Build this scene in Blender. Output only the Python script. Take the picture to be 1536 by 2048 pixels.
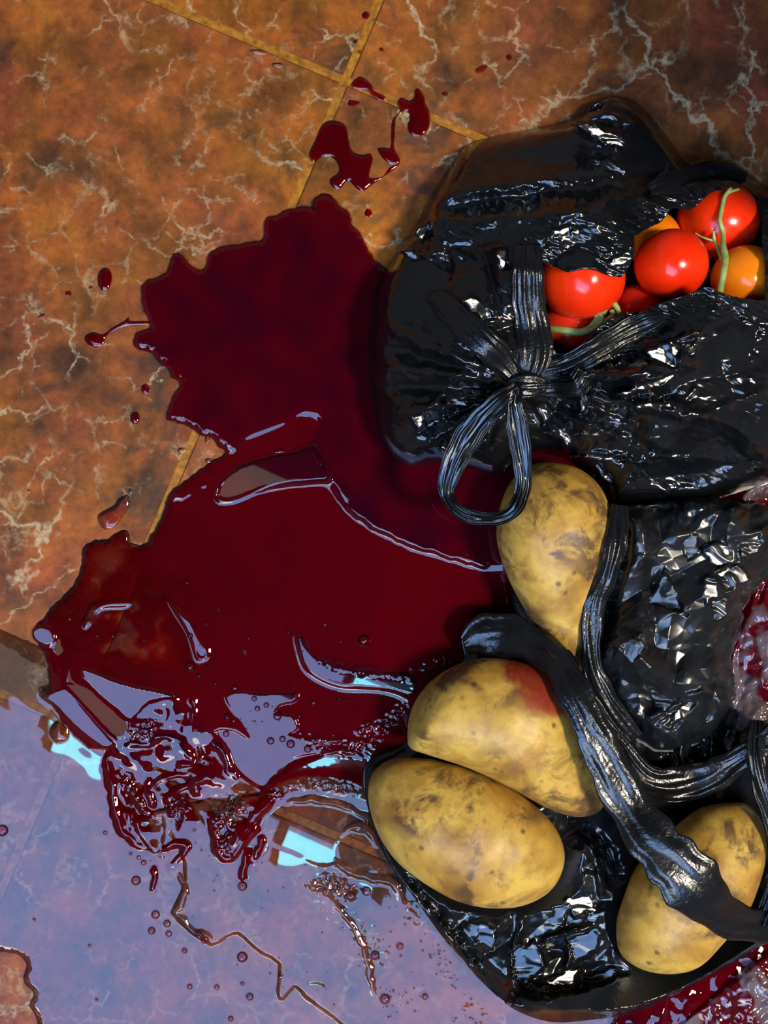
import bpy, math, random
import numpy as np
from mathutils import Vector

for o in list(bpy.data.objects):
    bpy.data.objects.remove(o, do_unlink=True)
scene = bpy.context.scene
COL = scene.collection

# ---------------------------------------------------------------- frame
S = 0.000286            # metres of floor per photo pixel (40 cm tiles)
HC = 0.63               # camera height above the floor
CEIL = 2.40             # ceiling height
CU, CV = 768.0, 1024.0

def W(u, v, zp=0.0):
    """photo pixel + height (in floor pixels) -> world point."""
    k = (HC - zp * S) / HC
    return ((u - CU) * S * k, -(v - CV) * S * k, zp * S)

# ---------------------------------------------------------------- camera
cam = bpy.data.cameras.new('camera')
cam_o = bpy.data.objects.new('camera', cam)
COL.objects.link(cam_o)
cam_o.location = (0, 0, HC)
cam_o.rotation_euler = (0, 0, 0)
cam.sensor_fit = 'VERTICAL'
cam.angle_y = 2 * math.atan(1024 * S / HC)
cam.clip_start = 0.01
scene.camera = cam_o

# ---------------------------------------------------------------- world, exposure
world = bpy.data.worlds.new('world')
scene.world = world
world.use_nodes = True
bg = world.node_tree.nodes['Background']
bg.inputs[0].default_value = (0.80, 0.86, 1.0, 1)
bg.inputs[1].default_value = 0.16
vs = scene.view_settings
vs.view_transform = 'Standard'
vs.look = 'None'
vs.exposure = 0.0
vs.gamma = 1.0
vs.use_curve_mapping = False

# key: the warm-white ceiling lamp, to the right of the groceries
KEY = (1.30, -0.42, CEIL - 0.06)
kl = bpy.data.lights.new('ceiling_lamp_light', 'AREA')
kl.shape = 'DISK'
kl.size = 0.46
kl.energy = 84
kl.color = (1.0, 0.90, 0.74)
kl_o = bpy.data.objects.new('ceiling_lamp_light', kl)
COL.objects.link(kl_o)
kl_o.location = KEY

# ---------------------------------------------------------------- materials
def new_mat(name):
    m = bpy.data.materials.new(name)
    m.use_nodes = True
    nt = m.node_tree
    nt.nodes.clear()
    return m, nt

class NT:
    def __init__(self, nt):
        self.nt = nt
    def n(self, t, **kw):
        nd = self.nt.nodes.new(t)
        for k, v in kw.items():
            if k.startswith('i_'):
                nd.inputs[k[2:].replace('_', ' ')].default_value = v
            else:
                setattr(nd, k, v)
        return nd
    def l(self, a, b):
        self.nt.links.new(a, b)
    def ramp(self, fac, stops, interp='LINEAR'):
        r = self.nt.nodes.new('ShaderNodeValToRGB')
        r.color_ramp.interpolation = interp
        e = r.color_ramp.elements
        while len(e) < len(stops):
            e.new(0.5)
        for el, (p, c) in zip(e, stops):
            el.position = p
            el.color = c if len(c) == 4 else (*c, 1)
        self.l(fac, r.inputs[0])
        return r.outputs[0]
    def mix(self, fac, a, b, mode='MIX'):
        m = self.nt.nodes.new('ShaderNodeMix')
        m.data_type = 'RGBA'
        m.blend_type = mode
        for sock, val in ((m.inputs[0], fac), (m.inputs[6], a), (m.inputs[7], b)):
            if hasattr(val, 'is_linked'):
                self.l(val, sock)
            elif isinstance(val, tuple):
                sock.default_value = val if len(val) == 4 else (*val, 1)
            else:
                sock.default_value = val
        return m.outputs[2]
    def math(self, op, a, b=None, clamp=False):
        m = self.nt.nodes.new('ShaderNodeMath')
        m.operation = op
        m.use_clamp = clamp
        for sock, val in ((m.inputs[0], a), (m.inputs[1], b)):
            if val is None:
                continue
            if hasattr(val, 'is_linked'):
                self.l(val, sock)
            else:
                sock.default_value = val
        return m.outputs[0]
    def noise(self, vec, scale, detail=4, rough=0.55, dist=0.0):
        t = self.nt.nodes.new('ShaderNodeTexNoise')
        t.inputs['Scale'].default_value = scale
        t.inputs['Detail'].default_value = detail
        t.inputs['Roughness'].default_value = rough
        t.inputs['Distortion'].default_value = dist
        if vec is not None:
            self.l(vec, t.inputs['Vector'])
        return t
    def out(self, sh):
        o = self.nt.nodes.new('ShaderNodeOutputMaterial')
        self.l(sh, o.inputs[0])

def simple_mat(name, col, rough=0.5, spec=0.5, noise_scale=30, vary=0.15):
    m, nt = new_mat(name)
    g = NT(nt)
    tc = g.n('ShaderNodeTexCoord')
    nz = g.noise(tc.outputs['Object'], noise_scale)
    c = g.ramp(nz.outputs[0], [(0.3, tuple(x * (1 - vary) for x in col)), (0.7, tuple(min(1, x * (1 + vary)) for x in col))])
    p = g.n('ShaderNodeBsdfPrincipled')
    g.l(c, p.inputs['Base Color'])
    p.inputs['Roughness'].default_value = rough
    p.inputs['Specular IOR Level'].default_value = spec
    g.out(p.outputs[0])
    return m

def emit_mat(name, col, strength):
    m, nt = new_mat(name)
    g = NT(nt)
    tc = g.n('ShaderNodeTexCoord')
    nz = g.noise(tc.outputs['Object'], 1.2, 2)
    c = g.ramp(nz.outputs[0], [(0.3, tuple(x * 0.93 for x in col)), (0.7, tuple(x * 1.07 for x in col))])
    e = g.n('ShaderNodeEmission')
    g.l(c, e.inputs[0])
    e.inputs[1].default_value = strength
    g.out(e.outputs[0])
    return m

def tile_mat():
    m, nt = new_mat('brown_marbled_tile')
    g = NT(nt)
    geo = g.n('ShaderNodeNewGeometry')
    oi = g.n('ShaderNodeObjectInfo')
    off = g.n('ShaderNodeCombineXYZ')
    g.l(g.math('MULTIPLY', oi.outputs['Random'], 7.0), off.inputs[2])
    add = g.n('ShaderNodeVectorMath', operation='ADD')
    g.l(geo.outputs['Position'], add.inputs[0])
    g.l(off.outputs[0], add.inputs[1])
    P = add.outputs[0]
    n1 = g.noise(P, 7.0, 5, 0.6, 0.4)
    n2 = g.noise(P, 22.0, 5, 0.65, 0.6)
    n3 = g.noise(P, 60.0, 4, 0.6, 0.3)
    n4 = g.noise(P, 240.0, 3, 0.7, 0.0)
    base = g.ramp(n1.outputs[0], [(0.28, (0.085, 0.038, 0.014)), (0.42, (0.19, 0.062, 0.013)), (0.52, (0.36, 0.135, 0.011)),
                                  (0.62, (0.22, 0.072, 0.016)), (0.76, (0.12, 0.052, 0.015))])
    mid = g.ramp(n2.outputs[0], [(0.32, (0.055, 0.028, 0.012)), (0.45, (0.16, 0.060, 0.014)), (0.56, (0.30, 0.080, 0.018)), (0.70, (0.36, 0.15, 0.018))])
    c = g.mix(0.55, base, mid)
    # dark olive-grey blotches
    dk = g.ramp(g.noise(P, 17.0, 4, 0.6, 0.2).outputs[0], [(0.54, (0, 0, 0)), (0.66, (1, 1, 1))])
    dk2 = g.math('MULTIPLY', dk, g.ramp(n3.outputs[0], [(0.36, (0.15, 0.15, 0.15)), (0.6, (1, 1, 1))]))
    c = g.mix(g.math('MULTIPLY', dk2, 0.85), c, (0.034, 0.024, 0.014))
    # reddish clouds
    rd = g.ramp(g.noise(P, 11.0, 4, 0.6, 0.8).outputs[0], [(0.54, (0, 0, 0)), (0.70, (1, 1, 1))])
    c = g.mix(g.math('MULTIPLY', rd, 0.5), c, (0.30, 0.062, 0.020))
    # fine speckle
    hue = g.ramp(g.noise(P, 4.2, 3, 0.5, 0.3).outputs[0], [(0.40, (0.80, 0.68, 0.92)), (0.58, (1.02, 0.95, 0.56))])
    c = g.mix(1.0, c, hue, 'MULTIPLY')
    mot = g.noise(P, 48.0, 6, 0.72, 0.35)
    c = g.mix(0.6, c, g.ramp(mot.outputs[0], [(0.34, (0.18, 0.18, 0.19)), (0.5, (0.52, 0.51, 0.49)), (0.66, (0.88, 0.84, 0.78))]), 'OVERLAY')
    spot = g.math('MULTIPLY', g.ramp(g.noise(P, 27.0, 5, 0.65, 0.5).outputs[0], [(0.55, (0, 0, 0)), (0.68, (1, 1, 1))]), 0.7)
    c = g.mix(spot, c, (0.040, 0.027, 0.016))
    c = g.mix(0.35, c, g.ramp(n4.outputs[0], [(0.3, (0.30, 0.30, 0.30)), (0.7, (0.75, 0.75, 0.75))]), 'OVERLAY')
    # cream veins: cracked network, broken up by noise
    def veins(scale, w0, w1, mlo, mhi, distort):
        dn = g.noise(P, scale * 1.3, 5, 0.65)
        vm = g.n('ShaderNodeVectorMath', operation='MULTIPLY_ADD')
        g.l(dn.outputs['Color'], vm.inputs[0])
        vm.inputs[1].default_value = (distort, distort, distort)
        g.l(P, vm.inputs[2])
        vo = g.n('ShaderNodeTexVoronoi', feature='DISTANCE_TO_EDGE')
        vo.inputs['Scale'].default_value = scale
        g.l(vm.outputs[0], vo.inputs['Vector'])
        line = g.ramp(vo.outputs['Distance'], [(w0, (1, 1, 1)), (w1, (0, 0, 0))])
        msk = g.ramp(g.noise(P, scale * 0.8, 4, 0.65).outputs[0], [(mlo, (0, 0, 0)), (mhi, (1, 1, 1))])
        grit = g.ramp(n4.outputs[0], [(0.35, (0.25, 0.25, 0.25)), (0.6, (1, 1, 1))])
        return g.math('MULTIPLY', g.math('MULTIPLY', line, msk), grit)
    v1 = veins(9.0, 0.002, 0.022, 0.50, 0.60, 0.10)
    v2 = veins(22.0, 0.003, 0.036, 0.49, 0.58, 0.045)
    v3 = veins(46.0, 0.004, 0.06, 0.50, 0.61, 0.02)
    v = g.math('MAXIMUM', g.math('MAXIMUM', v1, g.math('MULTIPLY', v2, 0.85)), g.math('MULTIPLY', v3, 0.6))
    c = g.mix(g.math('MULTIPLY', v, 0.9), c, (0.52, 0.40, 0.22))
    p = g.n('ShaderNodeBsdfPrincipled')
    g.l(c, p.inputs['Base Color'])
    g.l(g.ramp(n2.outputs[0], [(0.3, (0.42, 0.42, 0.42)), (0.7, (0.56, 0.56, 0.56))]), p.inputs['Roughness'])
    p.inputs['Specular IOR Level'].default_value = 0.25
    b = g.n('ShaderNodeBump')
    b.inputs['Strength'].default_value = 0.10
    b.inputs['Distance'].default_value = 0.0006
    g.l(n3.outputs[0], b.inputs['Height'])
    g.l(b.outputs[0], p.inputs['Normal'])
    g.out(p.outputs[0])
    return m

def liquid_mat(name, ior=1.5, rough=0.018, murk=(0.66, 0.62, 0.62)):
    """red pigment absorbs along the liquid's own depth (mesh attribute 'depth', mm)."""
    m, nt = new_mat(name)
    g = NT(nt)
    at = g.n('ShaderNodeAttribute', attribute_name='depth')
    d = at.outputs['Fac']
    def ab(k):
        return g.math('EXPONENT', g.math('MULTIPLY', d, -k))
    tint = g.n('ShaderNodeCombineColor')
    g.l(ab(0.55), tint.inputs[0])
    g.l(ab(5.2), tint.inputs[1])
    g.l(ab(4.2), tint.inputs[2])
    tr = g.n('ShaderNodeBsdfTransparent')
    g.l(g.mix(1.0, tint.outputs[0], murk, 'MULTIPLY'), tr.inputs[0])
    df = g.n('ShaderNodeBsdfDiffuse')
    geo = g.n('ShaderNodeNewGeometry')
    nz = g.noise(geo.outputs['Position'], 14, 4, 0.6, 0.4)
    thickc = g.ramp(g.math('DIVIDE', d, 5.0), [(0.30, (1, 1, 1)), (0.80, (0.28, 0.5, 1.6))])
    g.l(g.mix(1.0, g.ramp(nz.outputs[0], [(0.3, (0.074, 0.0003, 0.0034)), (0.7, (0.108, 0.0004, 0.0026))]), thickc, 'MULTIPLY'), df.inputs[0])
    op = g.math('SUBTRACT', 1.0, ab(0.80), clamp=True)
    body = g.n('ShaderNodeMixShader')
    g.l(op, body.inputs[0])
    g.l(tr.outputs[0], body.inputs[1])
    g.l(df.outputs[0], body.inputs[2])
    gl = g.n('ShaderNodeBsdfGlossy')
    gl.inputs['Roughness'].default_value = rough
    fr = g.n('ShaderNodeFresnel')
    fr.inputs['IOR'].default_value = ior
    ms = g.n('ShaderNodeMixShader')
    g.l(fr.outputs[0], ms.inputs[0])
    g.l(body.outputs[0], ms.inputs[1])
    g.l(gl.outputs[0], ms.inputs[2])
    g.out(ms.outputs[0])
    return m

def film_mat(name, base, rough, bump=0.25, clear=0.0, scale=260):
    """thin black bag film."""
    m, nt = new_mat(name)
    g = NT(nt)
    geo = g.n('ShaderNodeNewGeometry')
    P = geo.outputs['Position']
    n1 = g.noise(P, scale, 3, 0.5, 0.6)
    n2 = g.noise(P, 60, 3, 0.5, 0.3)
    p = g.n('ShaderNodeBsdfPrincipled')
    g.l(g.ramp(n2.outputs[0], [(0.3, tuple(x * 0.7 for x in base)), (0.7, tuple(x * 1.3 for x in base))]), p.inputs['Base Color'])
    g.l(g.ramp(n2.outputs[0], [(0.3, (rough * 0.8,) * 3), (0.7, (rough * 1.25,) * 3)]), p.inputs['Roughness'])
    p.inputs['IOR'].default_value = 1.52
    b = g.n('ShaderNodeBump')
    b.inputs['Strength'].default_value = bump
    b.inputs['Distance'].default_value = 0.0008
    g.l(n1.outputs[0], b.inputs['Height'])
    g.l(b.outputs[0], p.inputs['Normal'])
    sh = p.outputs[0]
    if clear > 0:
        tr = g.n('ShaderNodeBsdfTransparent')
        mx = g.n('ShaderNodeMixShader')
        mx.inputs[0].default_value = clear
        g.l(sh, mx.inputs[1])
        g.l(tr.outputs[0], mx.inputs[2])
        sh = mx.outputs[0]
    g.out(sh)
    return m

def wrap_mat():
    """crumpled clear wrap, wet with red liquid."""
    m, nt = new_mat('clear_wrap_with_red_liquid')
    g = NT(nt)
    geo = g.n('ShaderNodeNewGeometry')
    P = geo.outputs['Position']
    n = g.noise(P, 38, 3, 0.5, 0.6)
    msk = g.ramp(n.outputs[0], [(0.46, (0, 0, 0)), (0.54, (1, 1, 1))])
    p = g.n('ShaderNodeBsdfPrincipled')
    g.l(g.mix(msk, (0.16, 0.12, 0.13), (0.10, 0.002, 0.006)), p.inputs['Base Color'])
    p.inputs['Roughness'].default_value = 0.10
    p.inputs['IOR'].default_value = 1.6
    b = g.n('ShaderNodeBump')
    b.inputs['Strength'].default_value = 0.35
    b.inputs['Distance'].default_value = 0.0015
    g.l(g.noise(P, 90, 2, 0.5, 0.5).outputs[0], b.inputs['Height'])
    g.l(b.outputs[0], p.inputs['Normal'])
    tr = g.n('ShaderNodeBsdfTransparent')
    mx = g.n('ShaderNodeMixShader')
    mx.inputs[0].default_value = 0.25
    g.l(p.outputs[0], mx.inputs[1])
    g.l(tr.outputs[0], mx.inputs[2])
    g.out(mx.outputs[0])
    return m

def potato_mat():
    m, nt = new_mat('potato_skin')
    g = NT(nt)
    tc = g.n('ShaderNodeTexCoord')
    oi = g.n('ShaderNodeObjectInfo')
    off = g.n('ShaderNodeCombineXYZ')
    g.l(g.math('MULTIPLY', oi.outputs['Random'], 3.0), off.inputs[0])
    add = g.n('ShaderNodeVectorMath', operation='ADD')
    g.l(tc.outputs['Object'], add.inputs[0])
    g.l(off.outputs[0], add.inputs[1])
    P = add.outputs[0]
    n1 = g.noise(P, 26, 5, 0.6, 0.4)
    c = g.ramp(n1.outputs[0], [(0.30, (0.30, 0.14, 0.022)), (0.43, (0.47, 0.255, 0.038)), (0.55, (0.60, 0.375, 0.066)), (0.68, (0.46, 0.23, 0.036))])
    br = g.ramp(g.noise(P, 44, 6, 0.68, 0.5).outputs[0], [(0.47, (0, 0, 0)), (0.58, (1, 1, 1))])
    big = g.ramp(g.noise(P, 17, 3, 0.5, 0.2).outputs[0], [(0.45, (0, 0, 0)), (0.54, (1, 1, 1))])
    c = g.mix(g.math('MULTIPLY', g.math('MULTIPLY', br, big), 0.9), c, (0.085, 0.040, 0.018))
    c = g.mix(g.math('MULTIPLY', g.ramp(g.noise(P, 60, 5, 0.7).outputs[0], [(0.50, (0, 0, 0)), (0.66, (1, 1, 1))]), 0.6), c, (0.23, 0.115, 0.026))
    vo = g.n('ShaderNodeTexVoronoi')
    vo.inputs['Scale'].default_value = 95
    g.l(P, vo.inputs['Vector'])
    sp = g.ramp(vo.outputs['Distance'], [(0.08, (1, 1, 1)), (0.20, (0, 0, 0))])
    spm = g.ramp(g.noise(P, 40, 2, 0.5).outputs[0], [(0.50, (0, 0, 0)), (0.62, (1, 1, 1))])
    c = g.mix(g.math('MULTIPLY', g.math('MULTIPLY', sp, spm), 0.8), c, (0.05, 0.026, 0.008))
    st = g.n('ShaderNodeAttribute', attribute_name='stain')
    stn = g.math('MULTIPLY', st.outputs['Fac'], g.ramp(n1.outputs[0], [(0.2, (0.8, 0.8, 0.8)), (0.6, (1, 1, 1))]), clamp=True)
    c = g.mix(g.math('MULTIPLY', stn, 0.92), c, (0.24, 0.010, 0.007))
    p = g.n('ShaderNodeBsdfPrincipled')
    g.l(c, p.inputs['Base Color'])
    p.inputs['Roughness'].default_value = 0.44
    p.inputs['Specular IOR Level'].default_value = 0.4
    b = g.n('ShaderNodeBump')
    b.inputs['Strength'].default_value = 0.25
    b.inputs['Distance'].default_value = 0.001
    g.l(g.noise(P, 150, 5, 0.65).outputs[0], b.inputs['Height'])
    g.l(b.outputs[0], p.inputs['Normal'])
    g.out(p.outputs[0])
    return m

def tomato_mat(name, lo, hi):
    m, nt = new_mat(name)
    g = NT(nt)
    tc = g.n('ShaderNodeTexCoord')
    n1 = g.noise(tc.outputs['Object'], 40, 3, 0.5)
    p = g.n('ShaderNodeBsdfPrincipled')
    g.l(g.ramp(n1.outputs[0], [(0.3, lo), (0.7, hi)]), p.inputs['Base Color'])
    p.inputs['Roughness'].default_value = 0.20
    p.inputs['IOR'].default_value = 1.42
    p.inputs['Subsurface Weight'].default_value = 0.15
    p.inputs['Subsurface Radius'].default_value = (0.006, 0.001, 0.0005)
    p.inputs['Subsurface Scale'].default_value = 1.0
    b = g.n('ShaderNodeBump')
    b.inputs['Strength'].default_value = 0.04
    b.inputs['Distance'].default_value = 0.0006
    g.l(g.noise(tc.outputs['Object'], 300, 3).outputs[0], b.inputs['Height'])
    g.l(b.outputs[0], p.inputs['Normal'])
    g.out(p.outputs[0])
    return m

M = {
    'tile': tile_mat(),
    'grout': simple_mat('ochre_grout', (0.31, 0.125, 0.011), 0.5, 0.3, 240, 0.5),
    'liquid': liquid_mat('red_liquid'),
    'drop': liquid_mat('red_liquid_drop', murk=(0.96, 0.96, 0.96)),
    'film': film_mat('black_bag_film', (0.0050, 0.0056, 0.0064), 0.15, 0.12),
    'film_mouth': film_mat('black_bag_film_creased', (0.008, 0.009, 0.010), 0.25, 0.10, 0.0, 120),
    'film_strap': film_mat('black_bag_film_gathered', (0.0050, 0.0056, 0.0064), 0.23, 0.45, 0.0, 330),
    'film_thin': film_mat('black_bag_film_stretched', (0.0085, 0.0095, 0.011), 0.24, 0.2, 0.10),
    'wrap': wrap_mat(),
    'potato': potato_mat(),
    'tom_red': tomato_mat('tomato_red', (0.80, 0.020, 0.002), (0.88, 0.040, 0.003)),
    'tom_shaded': tomato_mat('tomato_red_shaded', (0.60, 0.018, 0.006), (0.70, 0.030, 0.008)),  # red skin darkened: the shade inside the bag is put into the colour
    'tom_orange': tomato_mat('tomato_orange', (0.92, 0.20, 0.004), (0.95, 0.28, 0.008)),
    'stem': simple_mat('green_stem', (0.30, 0.38, 0.10), 0.5, 0.4, 200, 0.3),
    'ceiling': simple_mat('dim_ceiling', (0.10, 0.09, 0.085), 0.8, 0.2, 2, 0.1),
    'metal': simple_mat('white_metal', (0.6, 0.6, 0.58), 0.4, 0.5),
    'sky_pane': emit_mat('daylight_pane', (0.27, 0.47, 1.0), 10.0),
    'bright_pane': emit_mat('bright_daylight_pane', (0.85, 0.92, 1.0), 18.0),
    'beam_glow': emit_mat('glowing_beam', (1.0, 0.95, 0.80), 1.6),  # emission gives an unlit beam its lit look
    'tube': emit_mat('tube_light', (0.22, 0.85, 1.0), 30.0),
}

# ---------------------------------------------------------------- scene helpers
def tag(o, label, cat, group=None, kind=None):
    if label: o['label'] = label
    if cat: o['category'] = cat
    if group: o['group'] = group
    if kind: o['kind'] = kind
    return o

def empty(name, loc=(0, 0, 0)):
    o = bpy.data.objects.new(name, None)
    o.empty_display_size = 0.02
    o.location = loc
    COL.objects.link(o)
    return o

def mesh_obj(name, verts, faces, mat, parent=None, smooth=True, attrs=None, origin=None):
    """verts (n,3) world, faces: (m,4)/(m,3) array or list."""
    verts = np.asarray(verts, dtype=np.float64)
    if origin is None:
        origin = np.array([0.5 * (verts[:, 0].min() + verts[:, 0].max()), 0.5 * (verts[:, 1].min() + verts[:, 1].max()), verts[:, 2].min()])
    origin = np.asarray(origin, dtype=np.float64)
    loc = verts - origin
    me = bpy.data.meshes.new(name)
    if isinstance(faces, np.ndarray):
        k = faces.shape[1]
        me.vertices.add(len(loc))
        me.vertices.foreach_set('co', loc.astype(np.float32).ravel())
        me.loops.add(faces.size)
        me.loops.foreach_set('vertex_index', faces.astype(np.int32).ravel())
        me.polygons.add(len(faces))
        me.polygons.foreach_set('loop_start', (np.arange(len(faces)) * k).astype(np.int32))
        me.update(calc_edges=True)
        me.validate()
    else:
        me.from_pydata([tuple(x) for x in loc], [], faces)
        me.update()
    if smooth:
        me.polygons.foreach_set('use_smooth', np.ones(len(me.polygons), dtype=bool))
    if attrs:
        for k, a in attrs.items():
            at = me.attributes.new(k, 'FLOAT', 'POINT')
            at.data.foreach_set('value', np.asarray(a, dtype=np.float32))
    me.materials.append(mat)
    o = bpy.data.objects.new(name, me)
    COL.objects.link(o)
    if parent is not None:
        o.parent = parent
        o.location = Vector(origin) - Vector(parent.location)
    else:
        o.location = origin
    return o

def box_mesh(cx, cy, z0, lx, ly, z1, ang=0.0, bevel=0.0):
    hx, hy = lx / 2, ly / 2
    b = bevel
    rings = [(hx, hy, z0)]
    if b > 0:
        rings += [(hx, hy, z1 - b), (hx - b, hy - b, z1)]
    else:
        rings += [(hx, hy, z1)]
    v = []
    ca, sa = math.cos(ang), math.sin(ang)
    for (x, y, z) in rings:
        for sx, sy in ((-1, -1), (1, -1), (1, 1), (-1, 1)):
            X, Y = sx * x, sy * y
            v.append((cx + X * ca - Y * sa, cy + X * sa + Y * ca, z))
    f = [(3, 2, 1, 0)]
    for r in range(len(rings) - 1):
        for i in range(4):
            j = (i + 1) % 4
            f.append((r * 4 + i, r * 4 + j, r * 4 + 4 + j, r * 4 + 4 + i))
    t = (len(rings) - 1) * 4
    f.append((t, t + 1, t + 2, t + 3))
    return v, f

# ---------------------------------------------------------------- numeric helpers
def gnoise(u, v, scale, seed):
    """smooth gradient noise, about -1..1"""
    r = np.random.RandomState(seed)
    n = 256
    ang = r.rand(n, n) * 2 * np.pi
    gx, gy = np.cos(ang), np.sin(ang)
    x = np.asarray(u, float) / scale + 1000.37
    y = np.asarray(v, float) / scale + 1000.71
    ix = np.floor(x).astype(int); iy = np.floor(y).astype(int)
    fx = x - ix; fy = y - iy
    sx = fx * fx * fx * (fx * (fx * 6 - 15) + 10)
    sy = fy * fy * fy * (fy * (fy * 6 - 15) + 10)
    def g(a, b):
        A = (ix + a) % n; B = (iy + b) % n
        return gx[A, B] * (fx - a) + gy[A, B] * (fy - b)
    n0 = g(0, 0) * (1 - sx) + g(1, 0) * sx
    n1 = g(0, 1) * (1 - sx) + g(1, 1) * sx
    return (n0 * (1 - sy) + n1 * sy) * 1.6

def facet(u, v, scale, seed, warp=0.45):
    """piecewise-flat crumple: linear facets with sharp creases, 0..1"""
    r = np.random.RandomState(seed)
    n = 128
    hgt = r.rand(n, n)
    a = r.rand() * 3.14
    u = np.asarray(u, float); v = np.asarray(v, float)
    wu = u + warp * scale * gnoise(u, v, scale * 1.9, seed + 1)
    wv = v + warp * scale * gnoise(u, v, scale * 1.9, seed + 2)
    x = (wu * math.cos(a) + wv * math.sin(a)) / scale + 500
    y = (-wu * math.sin(a) + wv * math.cos(a)) / scale + 500
    ix = np.floor(x).astype(int); iy = np.floor(y).astype(int)
    fx = x - ix; fy = y - iy
    h = lambda i, j: hgt[(ix + i) % n, (iy + j) % n]
    h00, h10, h01, h11 = h(0, 0), h(1, 0), h(0, 1), h(1, 1)
    lo = fx + fy <= 1
    return np.where(lo, h00 + (h10 - h00) * fx + (h01 - h00) * fy, h11 + (h01 - h11) * (1 - fx) + (h10 - h11) * (1 - fy))

def smooth_poly(pts, closed=True, sub=6):
    p = np.asarray(pts, float)
    n = len(p)
    out = []
    rng = range(n) if closed else range(n - 1)
    for i in rng:
        if closed:
            p0, p1, p2, p3 = p[(i - 1) % n], p[i], p[(i + 1) % n], p[(i + 2) % n]
        else:
            p0, p1, p2, p3 = p[max(i - 1, 0)], p[i], p[i + 1], p[min(i + 2, n - 1)]
        for k in range(sub):
            t = k / sub
            out.append(0.5 * ((2 * p1) + (-p0 + p2) * t + (2 * p0 - 5 * p1 + 4 * p2 - p3) * t * t + (-p0 + 3 * p1 - 3 * p2 + p3) * t ** 3))
    if not closed:
        out.append(p[-1])
    return np.array(out)

def seg_dist(U, V, poly, closed):
    """distance to a polyline and the parameter 0..1 along it"""
    best = np.full(U.shape, 1e18)
    par = np.zeros(U.shape)
    P = np.asarray(poly, float)
    n = len(P)
    cnt = n if closed else n - 1
    for i in range(cnt):
        a = P[i]; b = P[(i + 1) % n]
        dx, dy = b - a
        L = dx * dx + dy * dy
        if L < 1e-9:
            continue
        t = np.clip(((U - a[0]) * dx + (V - a[1]) * dy) / L, 0, 1)
        d = (U - a[0] - t * dx) ** 2 + (V - a[1] - t * dy) ** 2
        m = d < best
        best = np.where(m, d, best)
        par = np.where(m, (i + t) / cnt, par)
    return np.sqrt(best), par

def inside(U, V, poly):
    c = np.zeros(U.shape, bool)
    P = np.asarray(poly, float)
    n = len(P)
    for i in range(n):
        x1, y1 = P[i]; x2, y2 = P[(i + 1) % n]
        if y1 == y2:
            continue
        m = ((y1 > V) != (y2 > V)) & (U < (x2 - x1) * (V - y1) / (y2 - y1) + x1)
        c ^= m
    return c

def sdf(U, V, poly):
    """positive inside"""
    d, _ = seg_dist(U, V, poly, True)
    return np.where(inside(U, V, poly), d, -d)

class Grid:
    """regular pixel grid with fast local distance fields"""
    def __init__(self, u0, u1, v0, v1, step):
        self.u = np.arange(u0, u1 + step, step, dtype=float)
        self.v = np.arange(v0, v1 + step, step, dtype=float)
        self.step = step
        self.U, self.V = np.meshgrid(self.u, self.v)
        self.Uw = self.U + 4 * gnoise(self.U, self.V, 31, 71) + 2.0 * gnoise(self.U, self.V, 13, 72)
        self.Vw = self.V + 4 * gnoise(self.U, self.V, 31, 73) + 2.0 * gnoise(self.U, self.V, 13, 74)
    def sl(self, poly, mar):
        p = np.asarray(poly, float)
        i0 = max(0, int((p[:, 0].min() - mar - self.u[0]) / self.step)); i1 = min(len(self.u), int((p[:, 0].max() + mar - self.u[0]) / self.step) + 2)
        j0 = max(0, int((p[:, 1].min() - mar - self.v[0]) / self.step)); j1 = min(len(self.v), int((p[:, 1].max() + mar - self.v[0]) / self.step) + 2)
        return slice(j0, max(j0, j1)), slice(i0, max(i0, i1))
    def sdf(self, poly, mar=60, coarse=1):
        """signed distance inside the local window, -mar elsewhere"""
        out = np.full(self.U.shape, -float(mar))
        js, is_ = self.sl(poly, mar)
        U, V = self.U[js, is_], self.V[js, is_]
        if U.size == 0:
            return out
        if coarse > 1 and min(U.shape) > 4 * coarse:
            cu = U[0, ::coarse]; cv = V[::coarse, 0]
            if cu[-1] < U[0, -1]: cu = np.append(cu, cu[-1] + coarse * self.step)
            if cv[-1] < V[-1, 0]: cv = np.append(cv, cv[-1] + coarse * self.step)
            D = sdf(*np.meshgrid(cu, cv), poly)
            x = (U - cu[0]) / (coarse * self.step); y = (V - cv[0]) / (coarse * self.step)
            ix = np.clip(x.astype(int), 0, len(cu) - 2); iy = np.clip(y.astype(int), 0, len(cv) - 2)
            fx = x - ix; fy = y - iy
            D = (D[iy, ix] * (1 - fx) + D[iy, ix + 1] * fx) * (1 - fy) + (D[iy + 1, ix] * (1 - fx) + D[iy + 1, ix + 1] * fx) * fy
        else:
            D = sdf(U, V, poly)
        out[js, is_] = np.maximum(D, -mar)
        return out
    def stroke(self, pts, w, amp, kind='gauss', taper=0.12, out=None):
        """adds a ridge (amp>0) or valley along a polyline"""
        if out is None:
            out = np.zeros(self.U.shape)
        path = smooth_poly(pts, False, 5)
        js, is_ = self.sl(path, w * 4)
        U, V = self.Uw[js, is_], self.Vw[js, is_]
        if U.size == 0:
            return out
        d, t = seg_dist(U, V, path, False)
        tp = smoothstep(0, max(taper, 1e-3), np.minimum(t, 1 - t)) if taper > 0 else 1.0
        if kind == 'gauss':
            r = np.exp(-(d / w) ** 2)
        else:
            r = np.clip(1 - d / w, 0, 1)
        out[js, is_] += amp * r * tp
        return out

def smoothstep(a, b, x):
    t = np.clip((x - a) / (b - a), 0, 1)
    return t * t * (3 - 2 * t)

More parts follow.
